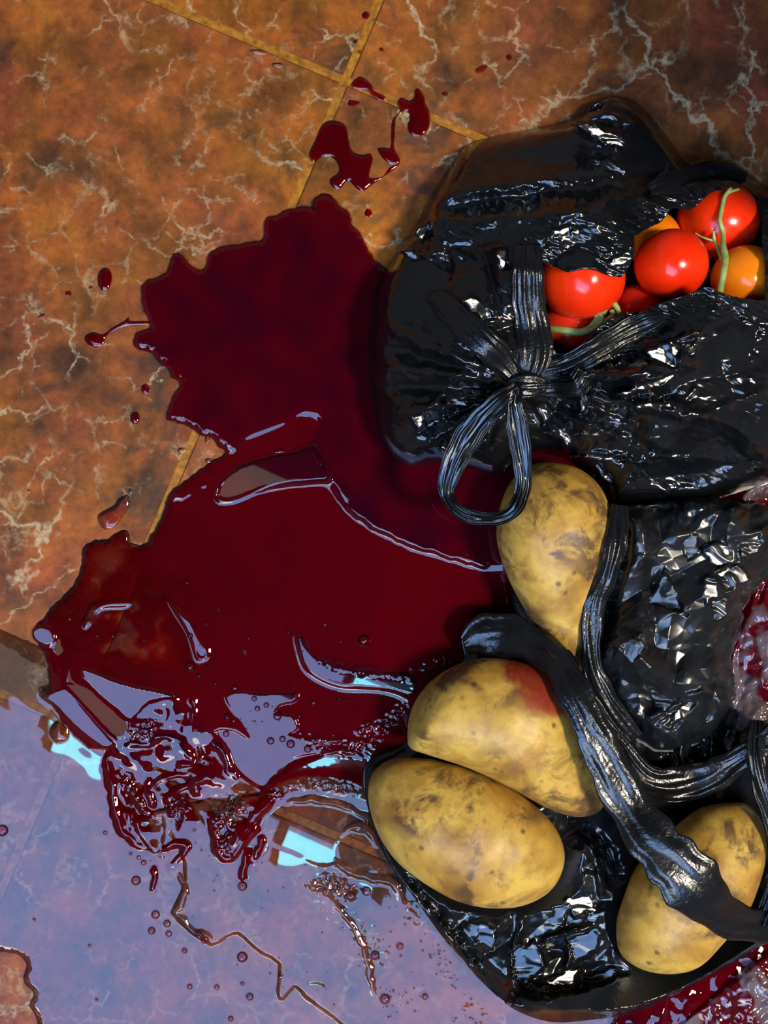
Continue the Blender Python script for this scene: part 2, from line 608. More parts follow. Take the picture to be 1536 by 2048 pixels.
def grid_mesh(name, G, D, Z, mat, parent=None, attrs=None, extra_mask=None, persp=True):
    """sheet over a pixel grid, kept where D>0, its rim snapped to D=0. Z in floor pixels."""
    gy, gx = np.gradient(D, G.step)
    keep = D > -G.step * 0.999
    cell = keep[:-1, :-1] & keep[1:, :-1] & keep[:-1, 1:] & keep[1:, 1:]
    pos = D > 0
    cell &= pos[:-1, :-1] | pos[1:, :-1] | pos[:-1, 1:] | pos[1:, 1:]
    if extra_mask is not None:
        cell &= extra_mask[:-1, :-1]
    U = G.U.copy(); V = G.V.copy()
    neg = keep & (D < 0)
    gl = np.maximum(gx * gx + gy * gy, 0.25)
    U[neg] -= (D * gx / gl)[neg]
    V[neg] -= (D * gy / gl)[neg]
    used = np.zeros(D.shape, bool)
    used[:-1, :-1] |= cell; used[1:, :-1] |= cell; used[:-1, 1:] |= cell; used[1:, 1:] |= cell
    idx = -np.ones(D.shape, int)
    idx[used] = np.arange(used.sum())
    f = np.stack([idx[1:, :-1][cell], idx[1:, 1:][cell], idx[:-1, 1:][cell], idx[:-1, :-1][cell]], 1)
    z = Z[used]
    k = (HC - z * S) / HC if persp else 1.0
    verts = np.stack([(U[used] - CU) * S * k, -(V[used] - CV) * S * k, z * S], 1)
    at = {n: a[used] for n, a in (attrs or {}).items()}
    return mesh_obj(name, verts, f, mat, parent, True, at)

# ================================================================ STRUCTURE: floor tiles, ceiling, lamps
TA = math.atan2(-0.4245, 1.0)                 # joint direction in world (photo slope .42 downwards)
ex = np.array([math.cos(TA), math.sin(TA)])
ey = np.array([-math.sin(TA), math.cos(TA)])
J0 = np.array(W(690, 160)[:2])                # a tile corner
T = 0.400
GAP = 0.0046
fl_v, fl_f = box_mesh(0, 0, -0.03, 4.4, 4.4, -0.0011)
floor = mesh_obj('floor', fl_v, fl_f, M['grout'], smooth=False)
tag(floor, 'brown marbled tile floor with ochre grout joints', 'floor', kind='structure')
tv, tf = box_mesh(0, 0, -0.008, T - GAP, T - GAP, 0.0, TA, 0.0009)
tile_me = None
for i in range(-5, 6):
    for j in range(-5, 6):
        c = J0 + ex * (i + 0.5) * T + ey * (j + 0.5) * T
        if abs(c[0]) > 1.9 or abs(c[1]) > 1.9:
            continue
        if tile_me is None:
            o = mesh_obj('tile', tv, tf, M['tile'], floor, smooth=False, origin=(0, 0, 0))
            tile_me = o.data
        else:
            o = bpy.data.objects.new('tile', tile_me)
            COL.objects.link(o)
            o.parent = floor
        o.location = Vector((c[0], c[1], 0)) - Vector(floor.location)

cv_, cf_ = box_mesh(0, 0, CEIL, 4.4, 4.4, CEIL + 0.05)
ceiling = mesh_obj('ceiling', cv_, cf_, M['ceiling'], smooth=False)
tag(ceiling, 'plain dim ceiling above the tiled floor', 'ceiling', kind='structure')

def mirror_pt(u, c, z):
    """ceiling point that the flat wet floor mirrors at photo pixel (u, c + .45u)"""
    v = c + 0.45 * u
    k = S * (1 + z / HC)
    return ((u - CU) * k, -(v - CV) * k, z)

def pane(name, u0, u1, c0, c1, z, mat, parent=None, thick=0.012):
    q = [mirror_pt(u0, c0, z), mirror_pt(u1, c0, z), mirror_pt(u1, c1, z), mirror_pt(u0, c1, z)]
    v = [(x, y, z) for x, y, _ in q] + [(x, y, z + thick) for x, y, _ in q]
    f = [(0, 1, 2, 3), (7, 6, 5, 4)] + [(i, i + 4, (i + 1) % 4 + 4, (i + 1) % 4) for i in range(4)]
    return mesh_obj(name, v, f, mat, parent, smooth=False)

w1 = pane('window_1', -170, 1260, 1392, 2190, CEIL - 0.013, M['sky_pane'])
tag(w1, 'daylight rooflight in the ceiling', 'window', kind='structure')
w3 = pane('window_3', -170, 900, 2215, 2560, CEIL - 0.013, M['bright_pane'])
tag(w3, 'bright white rooflight beside the larger one', 'window', kind='structure')
w2 = pane('beam_strip', -170, 400, 1258, 1384, CEIL - 0.013, M['beam_glow'])  # added glow: stands in for a lit beam, no glazed opening here
tag(w2, 'narrow added glowing strip standing in for a lit tan beam on the ceiling', 'window', kind='structure')

def tube_between(a, b, r, n=16):
    a = np.array(a); b = np.array(b)
    d = (b - a) / np.linalg.norm(b - a)
    s = np.cross(d, (0, 0, 1)); s /= np.linalg.norm(s)
    t = np.cross(s, d)
    v = []
    for p in (a, b):
        for i in range(n):
            an = 2 * math.pi * i / n
            v.append(p + r * (math.cos(an) * s + math.sin(an) * t))
    f = [(i, (i + 1) % n, n + (i + 1) % n, n + i) for i in range(n)]
    f += [tuple(range(n - 1, -1, -1)), tuple(range(n, 2 * n))]
    return v, f

for u0_, u1_, lab_ in ((100, 300, 'short cool white tube lamp on the ceiling'), (560, 780, 'second cool white tube lamp farther along the ceiling')):
    ta = mirror_pt(u0_, 1418, CEIL - 0.05); tb = mirror_pt(u1_, 1418, CEIL - 0.05)
    lamp = empty('ceiling_tube_lamp', ((ta[0] + tb[0]) / 2, (ta[1] + tb[1]) / 2, CEIL - 0.05))
    tag(lamp, lab_, 'lamp', 'tube lamps on the ceiling')
    v_, f_ = tube_between(ta, tb, 0.022)
    mesh_obj('tube', v_, f_, M['tube'], lamp)
    for e in (ta, tb):
        v_, f_ = box_mesh(e[0], e[1], CEIL - 0.08, 0.03, 0.05, CEIL, TA, 0.003)
        mesh_obj('end_cap', v_, f_, M['metal'], lamp, smooth=False)

n_ = 40
prof = [(0.25, CEIL), (0.25, CEIL - 0.055), (0.245, CEIL - 0.055), (0.24, CEIL - 0.02)]
v_ = [(KEY[0] + r * math.cos(2 * math.pi * i / n_), KEY[1] + r * math.sin(2 * math.pi * i / n_), z) for r, z in prof for i in range(n_)]
f_ = [(a * n_ + i, a * n_ + (i + 1) % n_, (a + 1) * n_ + (i + 1) % n_, (a + 1) * n_ + i) for a in range(len(prof) - 1) for i in range(n_)]
cl = mesh_obj('ceiling_lamp', v_, f_, M['metal'])
tag(cl, 'round warm white lamp fixed to the ceiling', 'lamp')

# ================================================================ LIQUID
RED_OUT = [(530, 446), (540, 432), (556, 433), (568, 424), (590, 416), (612, 413), (628, 420), (624, 404), (640, 388), (660, 388), (672, 402), (678, 412),
    (700, 425), (703, 448), (722, 470), (738, 500), (770, 540), (900, 620), (1000, 800), (1300, 960), (1480, 960), (1620, 960), (1620, 1500), (1300, 1520), (1150, 1320), (1050, 1300),
    (960, 1330), (900, 1400), (830, 1470), (770, 1520), (735, 1545), (722, 1575), (670, 1556), (620, 1552), (575, 1560), (540, 1580), (522, 1592),
    (505, 1570), (470, 1562), (452, 1585), (432, 1560), (420, 1515), (395, 1500), (385, 1530), (368, 1560), (345, 1540), (320, 1560),
    (300, 1600), (275, 1560), (262, 1600), (266, 1650), (290, 1680), (306, 1700), (280, 1695), (255, 1670), (238, 1630), (226, 1590), (210, 1550), (206, 1515),
    (222, 1492), (190, 1500), (150, 1470), (118, 1430), (102, 1390), (98, 1350), (92, 1315), (74, 1285), (66, 1258), (88, 1235),
    (110, 1205), (130, 1190), (152, 1160), (164, 1120), (166, 1095), (190, 1080), (214, 1078), (240, 1062), (258, 1062), (262, 1085), (288, 1090), (300, 1072),
    (322, 1036), (332, 1004), (338, 985), (362, 968), (392, 944), (430, 918), (452, 905), (436, 892), (424, 876), (402, 872), (382, 856),
    (352, 846), (334, 838), (338, 815), (348, 790), (362, 770), (346, 758), (336, 738), (316, 722), (302, 706), (276, 700), (268, 682), (276, 666), (300, 656), (296, 636),
    (286, 616), (284, 572), (300, 560), (334, 546), (342, 518), (356, 508), (370, 514), (384, 534), (410, 540), (420, 508), (440, 497), (470, 490), (500, 485), (528, 480)]
RED_LOW = [(1180, 2130), (1230, 2030), (1330, 1985), (1440, 1925), (1545, 1860), (1640, 1830), (1640, 2130)]
CLEAR_OUT = [(-120, 1180), (-40, 1240), (40, 1275), (96, 1300), (160, 1330), (500, 1380), (760, 1440), (1200, 1500), (1620, 1700), (1640, 2140), (70, 2140),
    (74, 2060), (70, 2030), (58, 2012), (66, 1988), (54, 1972), (46, 1956), (52, 1932), (40, 1912), (14, 1904), (-20, 1902), (-120, 1900)]

G = Grid(-80, 1610, 376, 2110, 2.0)
U, V = G.U, G.V
red = np.maximum(G.sdf(smooth_poly(RED_OUT, True, 3), 80, 3), G.sdf(RED_LOW, 80, 3))
jit = 2.2 * gnoise(U, V, 16, 5) + 1.2 * gnoise(U, V, 7, 6)
red = red + jit
clear = G.sdf(smooth_poly(CLEAR_OUT, True, 3), 80, 3) + 0.8 * jit
liq = np.maximum(red, clear)
clp = lambda a, b=0.0: np.maximum(a, b)

hgt = 3.0 * (1 - np.exp(-clp(liq) / 6.0)) + 0.25
hgt += 4.5 * (1 - np.exp(-clp(red) / 9.0)) * (1 - 0.75 * smoothstep(1450, 1560, V) * (U < 800))
hgt += 0.50 * gnoise(U, V, 150, 11) + 0.12 * gnoise(U, V, 55, 12)

def level(poly, dh, w, sub=4):
    """a lobe of liquid standing higher (or lower) than its surroundings, edge softness w"""
    global hgt
    d = G.sdf(smooth_poly(poly, True, sub), w * 3, 1)
    hgt = hgt + dh * 0.5 * (1 + np.tanh(d / w))

def plateau(poly, dh, w):
    global hgt
    d = clp(G.sdf(smooth_poly(poly, True, 4), 10, 1))
    hgt = hgt + dh * (1 - np.exp(-d / w))

def ridge(pts, w, a, taper=0.3):
    global hgt
    G.stroke(pts, w, a, 'gauss', taper, hgt)

# the thick dark lobe at the top, standing over the thinner red sheet below it
level([(430, 893), (452, 906), (472, 900), (492, 880), (530, 864), (570, 848), (592, 834), (612, 829), (634, 834), (642, 852), (630, 890), (642, 930), (664, 964),
       (690, 1012), (740, 1050), (790, 1076), (830, 1096), (900, 1116), (985, 1136), (1100, 1100), (1200, 900), (1000, 600), (800, 420), (600, 400), (400, 470), (260, 560), (250, 700), (320, 860)], 5.5, 8.5)
# the pale tongue
level([(432, 985), (446, 960), (482, 932), (540, 915), (600, 905), (628, 894), (640, 930), (662, 962), (630, 968), (580, 971), (540, 977), (500, 992), (466, 1004), (440, 1003)], 4.6, 5.5)
ridge([(345, 1000), (365, 992), (388, 984)], 5, 2.6)
ridge([(400, 975), (420, 962), (428, 950)], 4, 2.0)
ridge([(610, 896), (560, 903), (525, 912)], 4, 2.2)
# band of folded skin running along the lobe
ridge([(646, 860), (636, 900), (668, 962), (706, 992), (760, 1040), (830, 1062)], 16, 2.4)
ridge([(690, 1006), (742, 1046), (800, 1078), (880, 1104), (984, 1132)], 7, 2.4, 0.1)
# the pale tongue tilts towards the lower left
tq = G.sdf(np.array([(432, 985), (482, 932), (600, 905), (634, 894), (662, 960), (580, 971), (500, 992), (446, 1004)], float), 30)
hgt = hgt + smoothstep(-6, 10, tq) * np.clip(0.13 * (690 - (-0.41 * U + 0.91 * V)), 0, 12) * 0.7
# the worm-shaped ridge
level([(594, 1272), (606, 1270), (624, 1296), (650, 1318), (690, 1330), (760, 1340), (820, 1346), (880, 1326), (910, 1330), (870, 1362), (826, 1396),
       (790, 1384), (750, 1376), (690, 1374), (650, 1362), (618, 1342), (604, 1316)], 5.0, 7.0)
ridge([(636, 1308), (670, 1328), (730, 1337), (800, 1342)], 6, 1.6)
# the small ridge inside the thin left part
level([(342, 1202), (360, 1216), (384, 1226), (404, 1256), (420, 1290), (418, 1312), (398, 1318), (388, 1290), (376, 1258), (356, 1228)], 3.4, 4.0)
level([(172, 1250), (186, 1216), (210, 1203), (250, 1198), (264, 1204), (252, 1212), (214, 1214), (196, 1224), (182, 1246)], 3.4, 3.6)
# left rim lobes with the big smooth reflections
plateau([(58, 1262), (84, 1246), (110, 1252), (116, 1280), (98, 1296), (74, 1290)], 4.2, 9)
level([(120, 1352), (152, 1300), (165, 1336), (250, 1366), (352, 1388), (344, 1404), (300, 1408), (262, 1440), (236, 1480), (190, 1460), (140, 1400)], 6.0, 16)
level([(88, 1386), (128, 1372), (150, 1390), (200, 1440), (238, 1478), (210, 1496), (150, 1450), (120, 1412)], 4.0, 7)
plateau([(100, 1464), (116, 1442), (136, 1452), (136, 1478), (114, 1484)], 5, 8)
level([(262, 1420), (290, 1394), (340, 1388), (358, 1398), (350, 1440), (318, 1476), (272, 1480), (248, 1468)], 4.0, 8)
ridge([(386, 1380), (392, 1420), (376, 1460)], 6, 3.0)
STR = np.zeros(U.shape)
# messy thick strands in the lower left
for pts, w, a in [
    ([(210, 1505), (222, 1560), (232, 1620), (252, 1668), (306, 1704)], 7, 4.4),
    ([(318, 1706), (345, 1690), (368, 1686), (372, 1700), (352, 1722), (330, 1736)], 5, 3.4),
    ([(306, 1728), (310, 1760), (304, 1784)], 4, 2.8),
    ([(352, 1742), (370, 1770), (366, 1804), (346, 1824)], 4.5, 2.6),
    ([(346, 1826), (366, 1832), (386, 1862), (418, 1870), (424, 1890)], 4, 2.6),
    ([(240, 1480), (290, 1486), (330, 1470), (372, 1480)], 8, 4.0),
    ([(254, 1560), (276, 1600), (306, 1632)], 7, 4.4),
    ([(296, 1552), (300, 1590), (312, 1622)], 5, 4.2),
    ([(300, 1580), (330, 1556), (380, 1545)], 5, 3.4),
    ([(318, 1604), (372, 1572), (430, 1552)], 6, 4.0),
    ([(346, 1640), (352, 1612), (372, 1606)], 6, 3.6),
    ([(386, 1600), (398, 1560), (430, 1540)], 9, 3.6),
    ([(420, 1480), (446, 1500), (462, 1540), (476, 1564)], 8, 4.0),
    ([(360, 1490), (382, 1520), (370, 1528), (352, 1524)], 5, 3.6),
    ([(400, 1486), (404, 1510), (402, 1524)], 5, 3.2),
    ([(416, 1624), (430, 1660), (444, 1700), (456, 1726)], 7, 3.6),
    ([(452, 1722), (476, 1696), (504, 1664), (524, 1640)], 6, 4.6),
    ([(446, 1706), (486, 1662), (520, 1620), (560, 1580)], 8, 4.0),
    ([(520, 1668), (522, 1690), (504, 1722)], 5, 3.8),
    ([(500, 1690), (490, 1730), (484, 1764)], 7, 4.2),
    ([(640, 1742), (650, 1728), (676, 1724), (700, 1742), (740, 1752), (786, 1764), (800, 1800), (812, 1822)], 6, 3.6),
    ([(640, 1776), (690, 1830), (728, 1900), (742, 1960), (752, 2010)], 5, 2.4),
    ([(560, 1606), (600, 1600), (650, 1602), (690, 1612), (722, 1632)], 5, 3.0),
    ([(664, 1690), (680, 1664), (712, 1650), (742, 1668), (748, 1700)], 6, 4.0),
    ([(700, 1640), (712, 1628), (730, 1634), (734, 1652), (716, 1660), (702, 1652)], 4, 3.4),
    ([(590, 1470), (640, 1478), (700, 1480), (720, 1496)], 6, 2.8),
    ([(600, 1492), (640, 1500), (690, 1500), (724, 1510)], 5, 2.6),
]:
    ridge(pts, w, a)
    if pts[0][1] < 1730 and pts[0][0] < 530:
        G.stroke(pts, w * 1.15, 1.0, 'gauss', 0.05, STR)
# the zig-zag edge where the thicker clear pool ends
level([(310, 1705), (360, 1690), (372, 1770), (346, 1824), (386, 1862), (424, 1888), (452, 1872), (476, 1864), (500, 1884), (524, 1904), (560, 1926), (556, 1982), (566, 1996),
       (590, 1970), (612, 1990), (640, 2012), (700, 2060), (760, 2150), (1300, 2150), (1300, 1500), (700, 1480), (520, 1590), (420, 1600), (330, 1620), (270, 1640)], 3.4, 3.6, 2)
level([(600, 1980), (620, 1964), (650, 1970), (664, 2010), (690, 2040), (740, 2090), (700, 2120), (620, 2010)], 0.8, 4)
# slow swell: the thick red sheet slopes away to the lower left, so it mirrors the rooflight there
level([(425, 1700), (440, 1620), (520, 1590), (560, 1560), (640, 1545), (730, 1560), (740, 1610), (650, 1580), (580, 1590), (510, 1650), (470, 1720)], 2.2, 7)
mess = smoothstep(-10, 25, G.sdf(np.array([(220, 1470), (300, 1400), (400, 1380), (430, 1480), (470, 1570), (530, 1600), (500, 1690), (460, 1730), (400, 1640), (330, 1720), (260, 1690), (215, 1590)], float), 40))
hm = 3.6 * gnoise(U, V, 52, 61) + 1.5 * gnoise(U, V, 25, 62)
hgt += mess * (hm + 1.0)
# patches where the surface lies tilted towards the lower left and mirrors the rooflight
QD = -0.41 * U + 0.91 * V
def facet_patch(poly, tilt, w=2.5, lift=0.0, sub=3, drop=None):
    global hgt
    d = G.sdf(smooth_poly(poly, True, sub), w * 4) + 0.35 * jit
    m = smoothstep(-w, w, d)
    inn = d > 0
    if not inn.any():
        return
    q0 = QD[inn].mean()
    base = np.median(hgt[inn])
    plane = base + lift - tilt * (QD - q0)
    hgt = hgt * (1 - m) + plane * m
facet_patch([(453, 1393), (484, 1380), (521, 1385), (588, 1382), (592, 1400), (562, 1408), (552, 1424), (588, 1429), (597, 1455), (580, 1466), (640, 1482), (690, 1494), (640, 1504), (588, 1514), (552, 1544), (526, 1575), (495, 1559), (469, 1533),
    (458, 1502), (432, 1462), (469, 1460), (498, 1476), (474, 1432)], 0.062)
facet_patch([(168, 1334), (250, 1364), (352, 1388), (300, 1403), (264, 1438), (236, 1418), (186, 1374)], 0.050)
facet_patch([(136, 1366), (186, 1382), (236, 1424), (262, 1446), (240, 1476), (190, 1430)], 0.0)
facet_patch([(92, 1392), (128, 1376), (150, 1390), (186, 1432), (226, 1482), (206, 1490), (152, 1450), (116, 1412)], 0.035)
facet_patch([(596, 1276), (606, 1274), (622, 1300), (650, 1322), (690, 1334), (760, 1344), (826, 1350), (826, 1388), (780, 1378), (700, 1370), (650, 1358), (620, 1338), (606, 1316)], 0.092, 3.5, 2.0)
facet_patch([(436, 988), (448, 962), (482, 934), (540, 917), (600, 907), (626, 898), (638, 934), (654, 958), (630, 962), (580, 965), (540, 971), (500, 986), (466, 998), (444, 998)], 0.142, 3.0, 1.0)
facet_patch([(350, 1212), (366, 1226), (386, 1244), (402, 1280), (414, 1308), (398, 1312), (384, 1276), (364, 1240)], 0.10, 3.0, 1.5)
facet_patch([(64, 1262), (84, 1250), (106, 1256), (112, 1276), (96, 1288), (76, 1284)], 0.05, 4, 1.5)
facet_patch([(516, 1650), (552, 1616), (610, 1606), (680, 1614), (724, 1634), (704, 1650), (682, 1670), (668, 1700), (672, 1724), (640, 1728), (590, 1706), (540, 1684)], 0.0, 4, 0.0)
facet_patch([(674, 1700), (690, 1672), (716, 1664), (740, 1674), (752, 1700), (754, 1742), (690, 1734)], -0.012, 3, 0.5)
# grainy froth
FROTH = [[(420, 1640), (436, 1616), (470, 1610), (490, 1630), (462, 1656), (430, 1664)], [(455, 1590), (490, 1586), (500, 1622), (470, 1640), (448, 1622)],
    [(436, 1664), (460, 1680), (470, 1712), (450, 1722), (430, 1690)], [(612, 1770), (650, 1742), (690, 1752), (730, 1780), (700, 1800), (640, 1784)],
    [(262, 1462), (282, 1440), (310, 1436), (324, 1456), (300, 1478), (262, 1476)], [(228, 1540), (262, 1550), (300, 1622), (326, 1642), (316, 1652), (270, 1610)],
    [(330, 1600), (372, 1592), (384, 1618), (366, 1640), (340, 1634)], [(540, 1586), (600, 1556), (690, 1562), (722, 1584), (690, 1588), (600, 1574), (540, 1606)],
    [(596, 1468), (726, 1478), (730, 1512), (640, 1504)], [(710, 1460), (760, 1440), (800, 1400), (820, 1410), (770, 1480), (724, 1500)],
    [(700, 1850), (745, 1840), (790, 1900), (770, 1960), (720, 1920)], [(760, 1980), (800, 1960), (830, 2000), (790, 2040), (750, 2030)],
    [(850, 1900), (890, 1890), (930, 1960), (900, 1980)], [(800, 1790), (830, 1800), (850, 1850), (820, 1860)], [(930, 1990), (1020, 2020), (980, 2060), (900, 2040)],
    [(640, 1318), (800, 1340), (890, 1306), (912, 1322), (820, 1358), (680, 1340)], [(620, 1800), (680, 1800), (760, 1870), (740, 1900), (660, 1840)]]
fm = np.zeros(U.shape)
for i_, p in enumerate(FROTH):
    fm = np.maximum(fm, smoothstep(-8, 10, G.sdf(np.array(p, float), 30)) * (0.15 if i_ >= 10 and i_ != 15 else 1.0))
hgt += fm * (2.0 * gnoise(U, V, 9.5, 31) + 1.1 * gnoise(U, V, 5.5, 32))
# the wet, lumpy red mess at the right edge
lump = smoothstep(-10, 30, G.sdf(np.array(RED_LOW, float), 40))
hgt += lump * (3.0 * gnoise(U, V, 44, 41) + 1.5 * gnoise(U, V, 22, 42) + 2)
# soft streaks on the red sheet near the bag
st = smoothstep(0, 40, G.sdf(np.array([(680, 1500), (740, 1440), (860, 1330), (930, 1290), (930, 1330), (830, 1420), (740, 1520)], float), 40))
hgt += st * 0.9 * gnoise((U + V * 0.8) * 0.3, V - U * 0.6, 9, 43)
hgt = np.maximum(hgt, 0.18)

# pigment: how red the liquid is; the left is thin and shows the floor
thin = np.exp(-(((U - 255) / 150) ** 2 + ((V - 1250) / 165) ** 2))
thin2 = np.exp(-(((U - 335) / 50) ** 2 + ((V - 1300) / 60) ** 2))
pig = smoothstep(-2, 10, red) * np.clip(1 - 1.0 * thin * (0.85 + 0.55 * gnoise(U, V, 60, 21) + 0.3 * gnoise(U, V, 26, 23)), 0.05, 1)
pig *= 1 - 0.55 * thin2
pig *= 1 - 0.75 * np.exp(-(((U - 225) / 60) ** 2 + ((V - 1120) / 50) ** 2))
pig *= 1 - 0.65 * smoothstep(300, 230, U + 0.55 * (V - 1100)) * (V > 1000) * (V < 1240)
pig *= 1 + 0.20 * gnoise(U, V, 60, 22)
pig *= 1 - 0.55 * smoothstep(1480, 1600, V) * (U < 800)
bright = np.exp(-(((U - 660) / 45) ** 2 + ((V - 430) / 45) ** 2))
pig *= 1 - 0.5 * bright
depth = np.clip(pig, 0, None) * hgt * S * 1000 * 0.85
depth += 0.05 * smoothstep(-60, 0, red) * (clear > 0) * (V > 1450) * (U < 900)
depth += 0.02 * (V > 1500) + 1.3 * np.clip(STR, 0, 1.1) + 0.55 * mess * np.clip(hm + 0.2, 0, 3)

puddle = empty('liquid_puddle', (W(520, 1150)[0], W(520, 1150)[1], 0))
tag(puddle, 'large glossy dark red puddle running into clear watery liquid on the tiles', 'puddle')
isred = red > 0
pool_r = grid_mesh('red_pool', G, liq, hgt, M['liquid'], puddle, {'depth': depth}, isred, persp=False)
pool_c = grid_mesh('clear_pool', G, liq, hgt, M['liquid'], puddle, {'depth': depth}, ~isred, persp=False)
pool_r['label'] = 'thick dark red part of the puddle'
pool_c['label'] = 'thin clear part of the puddle mirroring daylight'

# bubbles standing in the puddle
def dome(r, h, n=14, m=5):
    v = [(0, 0, h)]
    f = []
    for k in range(1, m + 1):
        a = 0.5 * math.pi * k / m
        for i in range(n):
            v.append((r * math.sin(a) * math.cos(2 * math.pi * i / n), r * math.sin(a) * math.sin(2 * math.pi * i / n), h * math.cos(a)))
    for i in range(n):
        f.append((0, 1 + i, 1 + (i + 1) % n))
    for k in range(m - 1):
        for i in range(n):
            a = 1 + k * n
            f.append((a + i, a + n + i, a + n + (i + 1) % n, a + (i + 1) % n))
    return v, f
dv, df_ = dome(1.0, 0.85)
bub_me = None
BUB = [(453, 1466, 7), (456, 1432, 8), (438, 1490, 7), (542, 1480, 8), (566, 1476, 7), (582, 1486, 9), (556, 1430, 9), (616, 1496, 8), (534, 1408, 6), (470, 1375, 7), (627, 1404, 6),
    (680, 1396, 5), (728, 1280, 12), (650, 1248, 5), (578, 1264, 5), (498, 1275, 4), (382, 1332, 10), (382, 1270, 7), (414, 1246, 5), (228, 1271, 6), (197, 1270, 5), (290, 1280, 4),
    (141, 1237, 6), (438, 1217, 5), (376, 1164, 5), (490, 1302, 5), (460, 1668, 11), (273, 1760, 10), (485, 1913, 11), (486, 1770, 10), (702, 1790, 10), (733, 1780, 10), (750, 1908, 10),
    (304, 1860, 8), (335, 1846, 8), (338, 1866, 7), (312, 1828, 9), (400, 1868, 8), (408, 1880, 6), (434, 1973, 6), (500, 1992, 8), (380, 1972, 6), (485, 1966, 5), (370, 1900, 6), (462, 2036, 6),
    (6, 1660, 12), (69, 1838, 4), (194, 1998, 4), (84, 1378, 6), (180, 1890, 4), (96, 1392, 6), (800, 1890, 8), (770, 1995, 11), (850, 1990, 7), (560, 1952, 5), (728, 1874, 5), (712, 1876, 5),
    (320, 1702, 5), (262, 1706, 4), (278, 1714, 5), (288, 1724, 6), (211, 1665, 5), (390, 1658, 4), (404, 1698, 3), (432, 1366, 5), (400, 1350, 5), (620, 1300, 4), (682, 1282, 4), (735, 1445, 8), (600, 1430, 5), (700, 1400, 4), (510, 1395, 6), (516, 1415, 6), (468, 1440, 5)]
def z_at(u, v):
    j = int(round((v - G.v[0]) / G.step)); i = int(round((u - G.u[0]) / G.step))
    if 0 <= j < len(G.v) and 0 <= i < len(G.u):
        return float(hgt[j, i])
    return 1.0
for (u, v, r) in BUB:
    x, y, _ = W(u, v)
    if bub_me is None:
        o = mesh_obj('bubble', dv, df_, M['drop'], puddle, attrs={'depth': np.full(len(dv), 0.08)}, origin=(0, 0, 0))
        bub_me = o.data
    else:
        o = bpy.data.objects.new('bubble', bub_me)
        COL.objects.link(o)
        o.parent = puddle
    o.location = Vector((x, y, (z_at(u, v) - 1.2) * S)) - Vector(puddle.location)
    o.scale = (r * S,) * 3
rng = np.random.RandomState(3)
bv, bf = [], []
dv8, df8 = dome(1.0, 0.8, 8, 3)
def scatter(poly, n, r0, r1):
    p = np.array(poly, float)
    k = 0
    for _ in range(n * 20):
        u = rng.uniform(p[:, 0].min(), p[:, 0].max()); v = rng.uniform(p[:, 1].min(), p[:, 1].max())
        if not inside(np.array([u]), np.array([v]), p)[0]:
            continue
        r = rng.uniform(r0, r1)
        x, y, _ = W(u, v)
        z = (z_at(u, v) - 0.8) * S
        b = len(bv)
        bv.extend([(x + a * r * S, y + c * r * S, z + d * r * S) for a, c, d in dv8])
        bf.extend([tuple(q + b for q in f) for f in df8])
        k += 1
        if k >= n:
            return
for i_, p in enumerate(FROTH):
    scatter(p, 22 if i_ < 10 else 10, 1.6, 3.4)
scatter([(380, 1230), (900, 1180), (920, 1280), (700, 1460), (420, 1480)], 110, 1.2, 2.6)
scatter([(280, 1700), (420, 1640), (640, 1720), (900, 1960), (700, 2040), (400, 1900)], 70, 1.0, 2.6)
scatter([(620, 1750), (820, 1800), (1000, 2040), (780, 2040)], 50, 1.4, 3.4)
fo = mesh_obj('froth', bv, bf, M['liquid'], puddle, attrs={'depth': np.zeros(len(bv))})
fo['kind'] = 'stuff'

# ---- separate splashes and drops
def splash(poly, label, red_depth=1.0, peak=4.0, w=7.0, step=1.6, cat='splash', sub=4, name='red_splash'):
    p = smooth_poly(poly, True, sub)
    g2 = Grid(p[:, 0].min() - 6, p[:, 0].max() + 6, p[:, 1].min() - 6, p[:, 1].max() + 6, step)
    d = g2.sdf(p, 12)
    z = 0.12 + peak * (1 - np.exp(-np.maximum(d, 0) / w))
    o = grid_mesh(name, g2, d, z, M['drop'], None, {'depth': z * S * 1000 * red_depth * 0.7}, persp=False)
    tag(o, label, cat, 'splashes around the red puddle')
    return o
def ell(u, v, a, b, ang=0, n=14, seed=0):
    r = np.random.RandomState(seed + int(u * 7 + v))
    out = []
    for i in range(n):
        t = 2 * math.pi * i / n
        k = 1 + 0.13 * (r.rand() - 0.5)
        x, y = a * k * math.cos(t), b * k * math.sin(t)
        out.append((u + x * math.cos(ang) - y * math.sin(ang), v + x * math.sin(ang) + y * math.cos(ang)))
    return out
C8 = lambda pts: [(500 + x / 3.339, y / 3.339) for x, y in pts]
splash(C8([(520, 808), (580, 808), (636, 835), (655, 900), (670, 980), (705, 1022), (760, 1032), (805, 1025), (820, 1060), (805, 1130), (800, 1185), (880, 1180), (935, 1115), (1000, 1090), (965, 1130), (880, 1190), (810, 1240),
    (755, 1280), (705, 1255), (655, 1208), (600, 1262), (545, 1245), (532, 1195), (590, 1150), (582, 1090), (540, 1050), (480, 1050), (425, 1085), (396, 1050), (402, 1005), (440, 930), (472, 850)]),
    'largest red splash, hooked, beside the tile joint above the puddle', 1.2, 5.0)
splash(C8([(1100, 600), (1130, 592), (1162, 640), (1172, 690), (1200, 745), (1202, 830), (1172, 892), (1110, 912), (1062, 885), (1050, 835), (1066, 790), (1052, 745), (1015, 750), (975, 800), (968, 900), (965, 985), (1002, 1060), (990, 1098),
    (930, 1092), (880, 1052), (850, 992), (900, 984), (938, 984), (942, 880), (950, 800), (1000, 742), (985, 690), (1012, 650), (1060, 672), (1094, 650)]),
    'red splash with a thin dripping tail, nearest the bag\'s upper edge', 1.1, 4.6, sub=3)
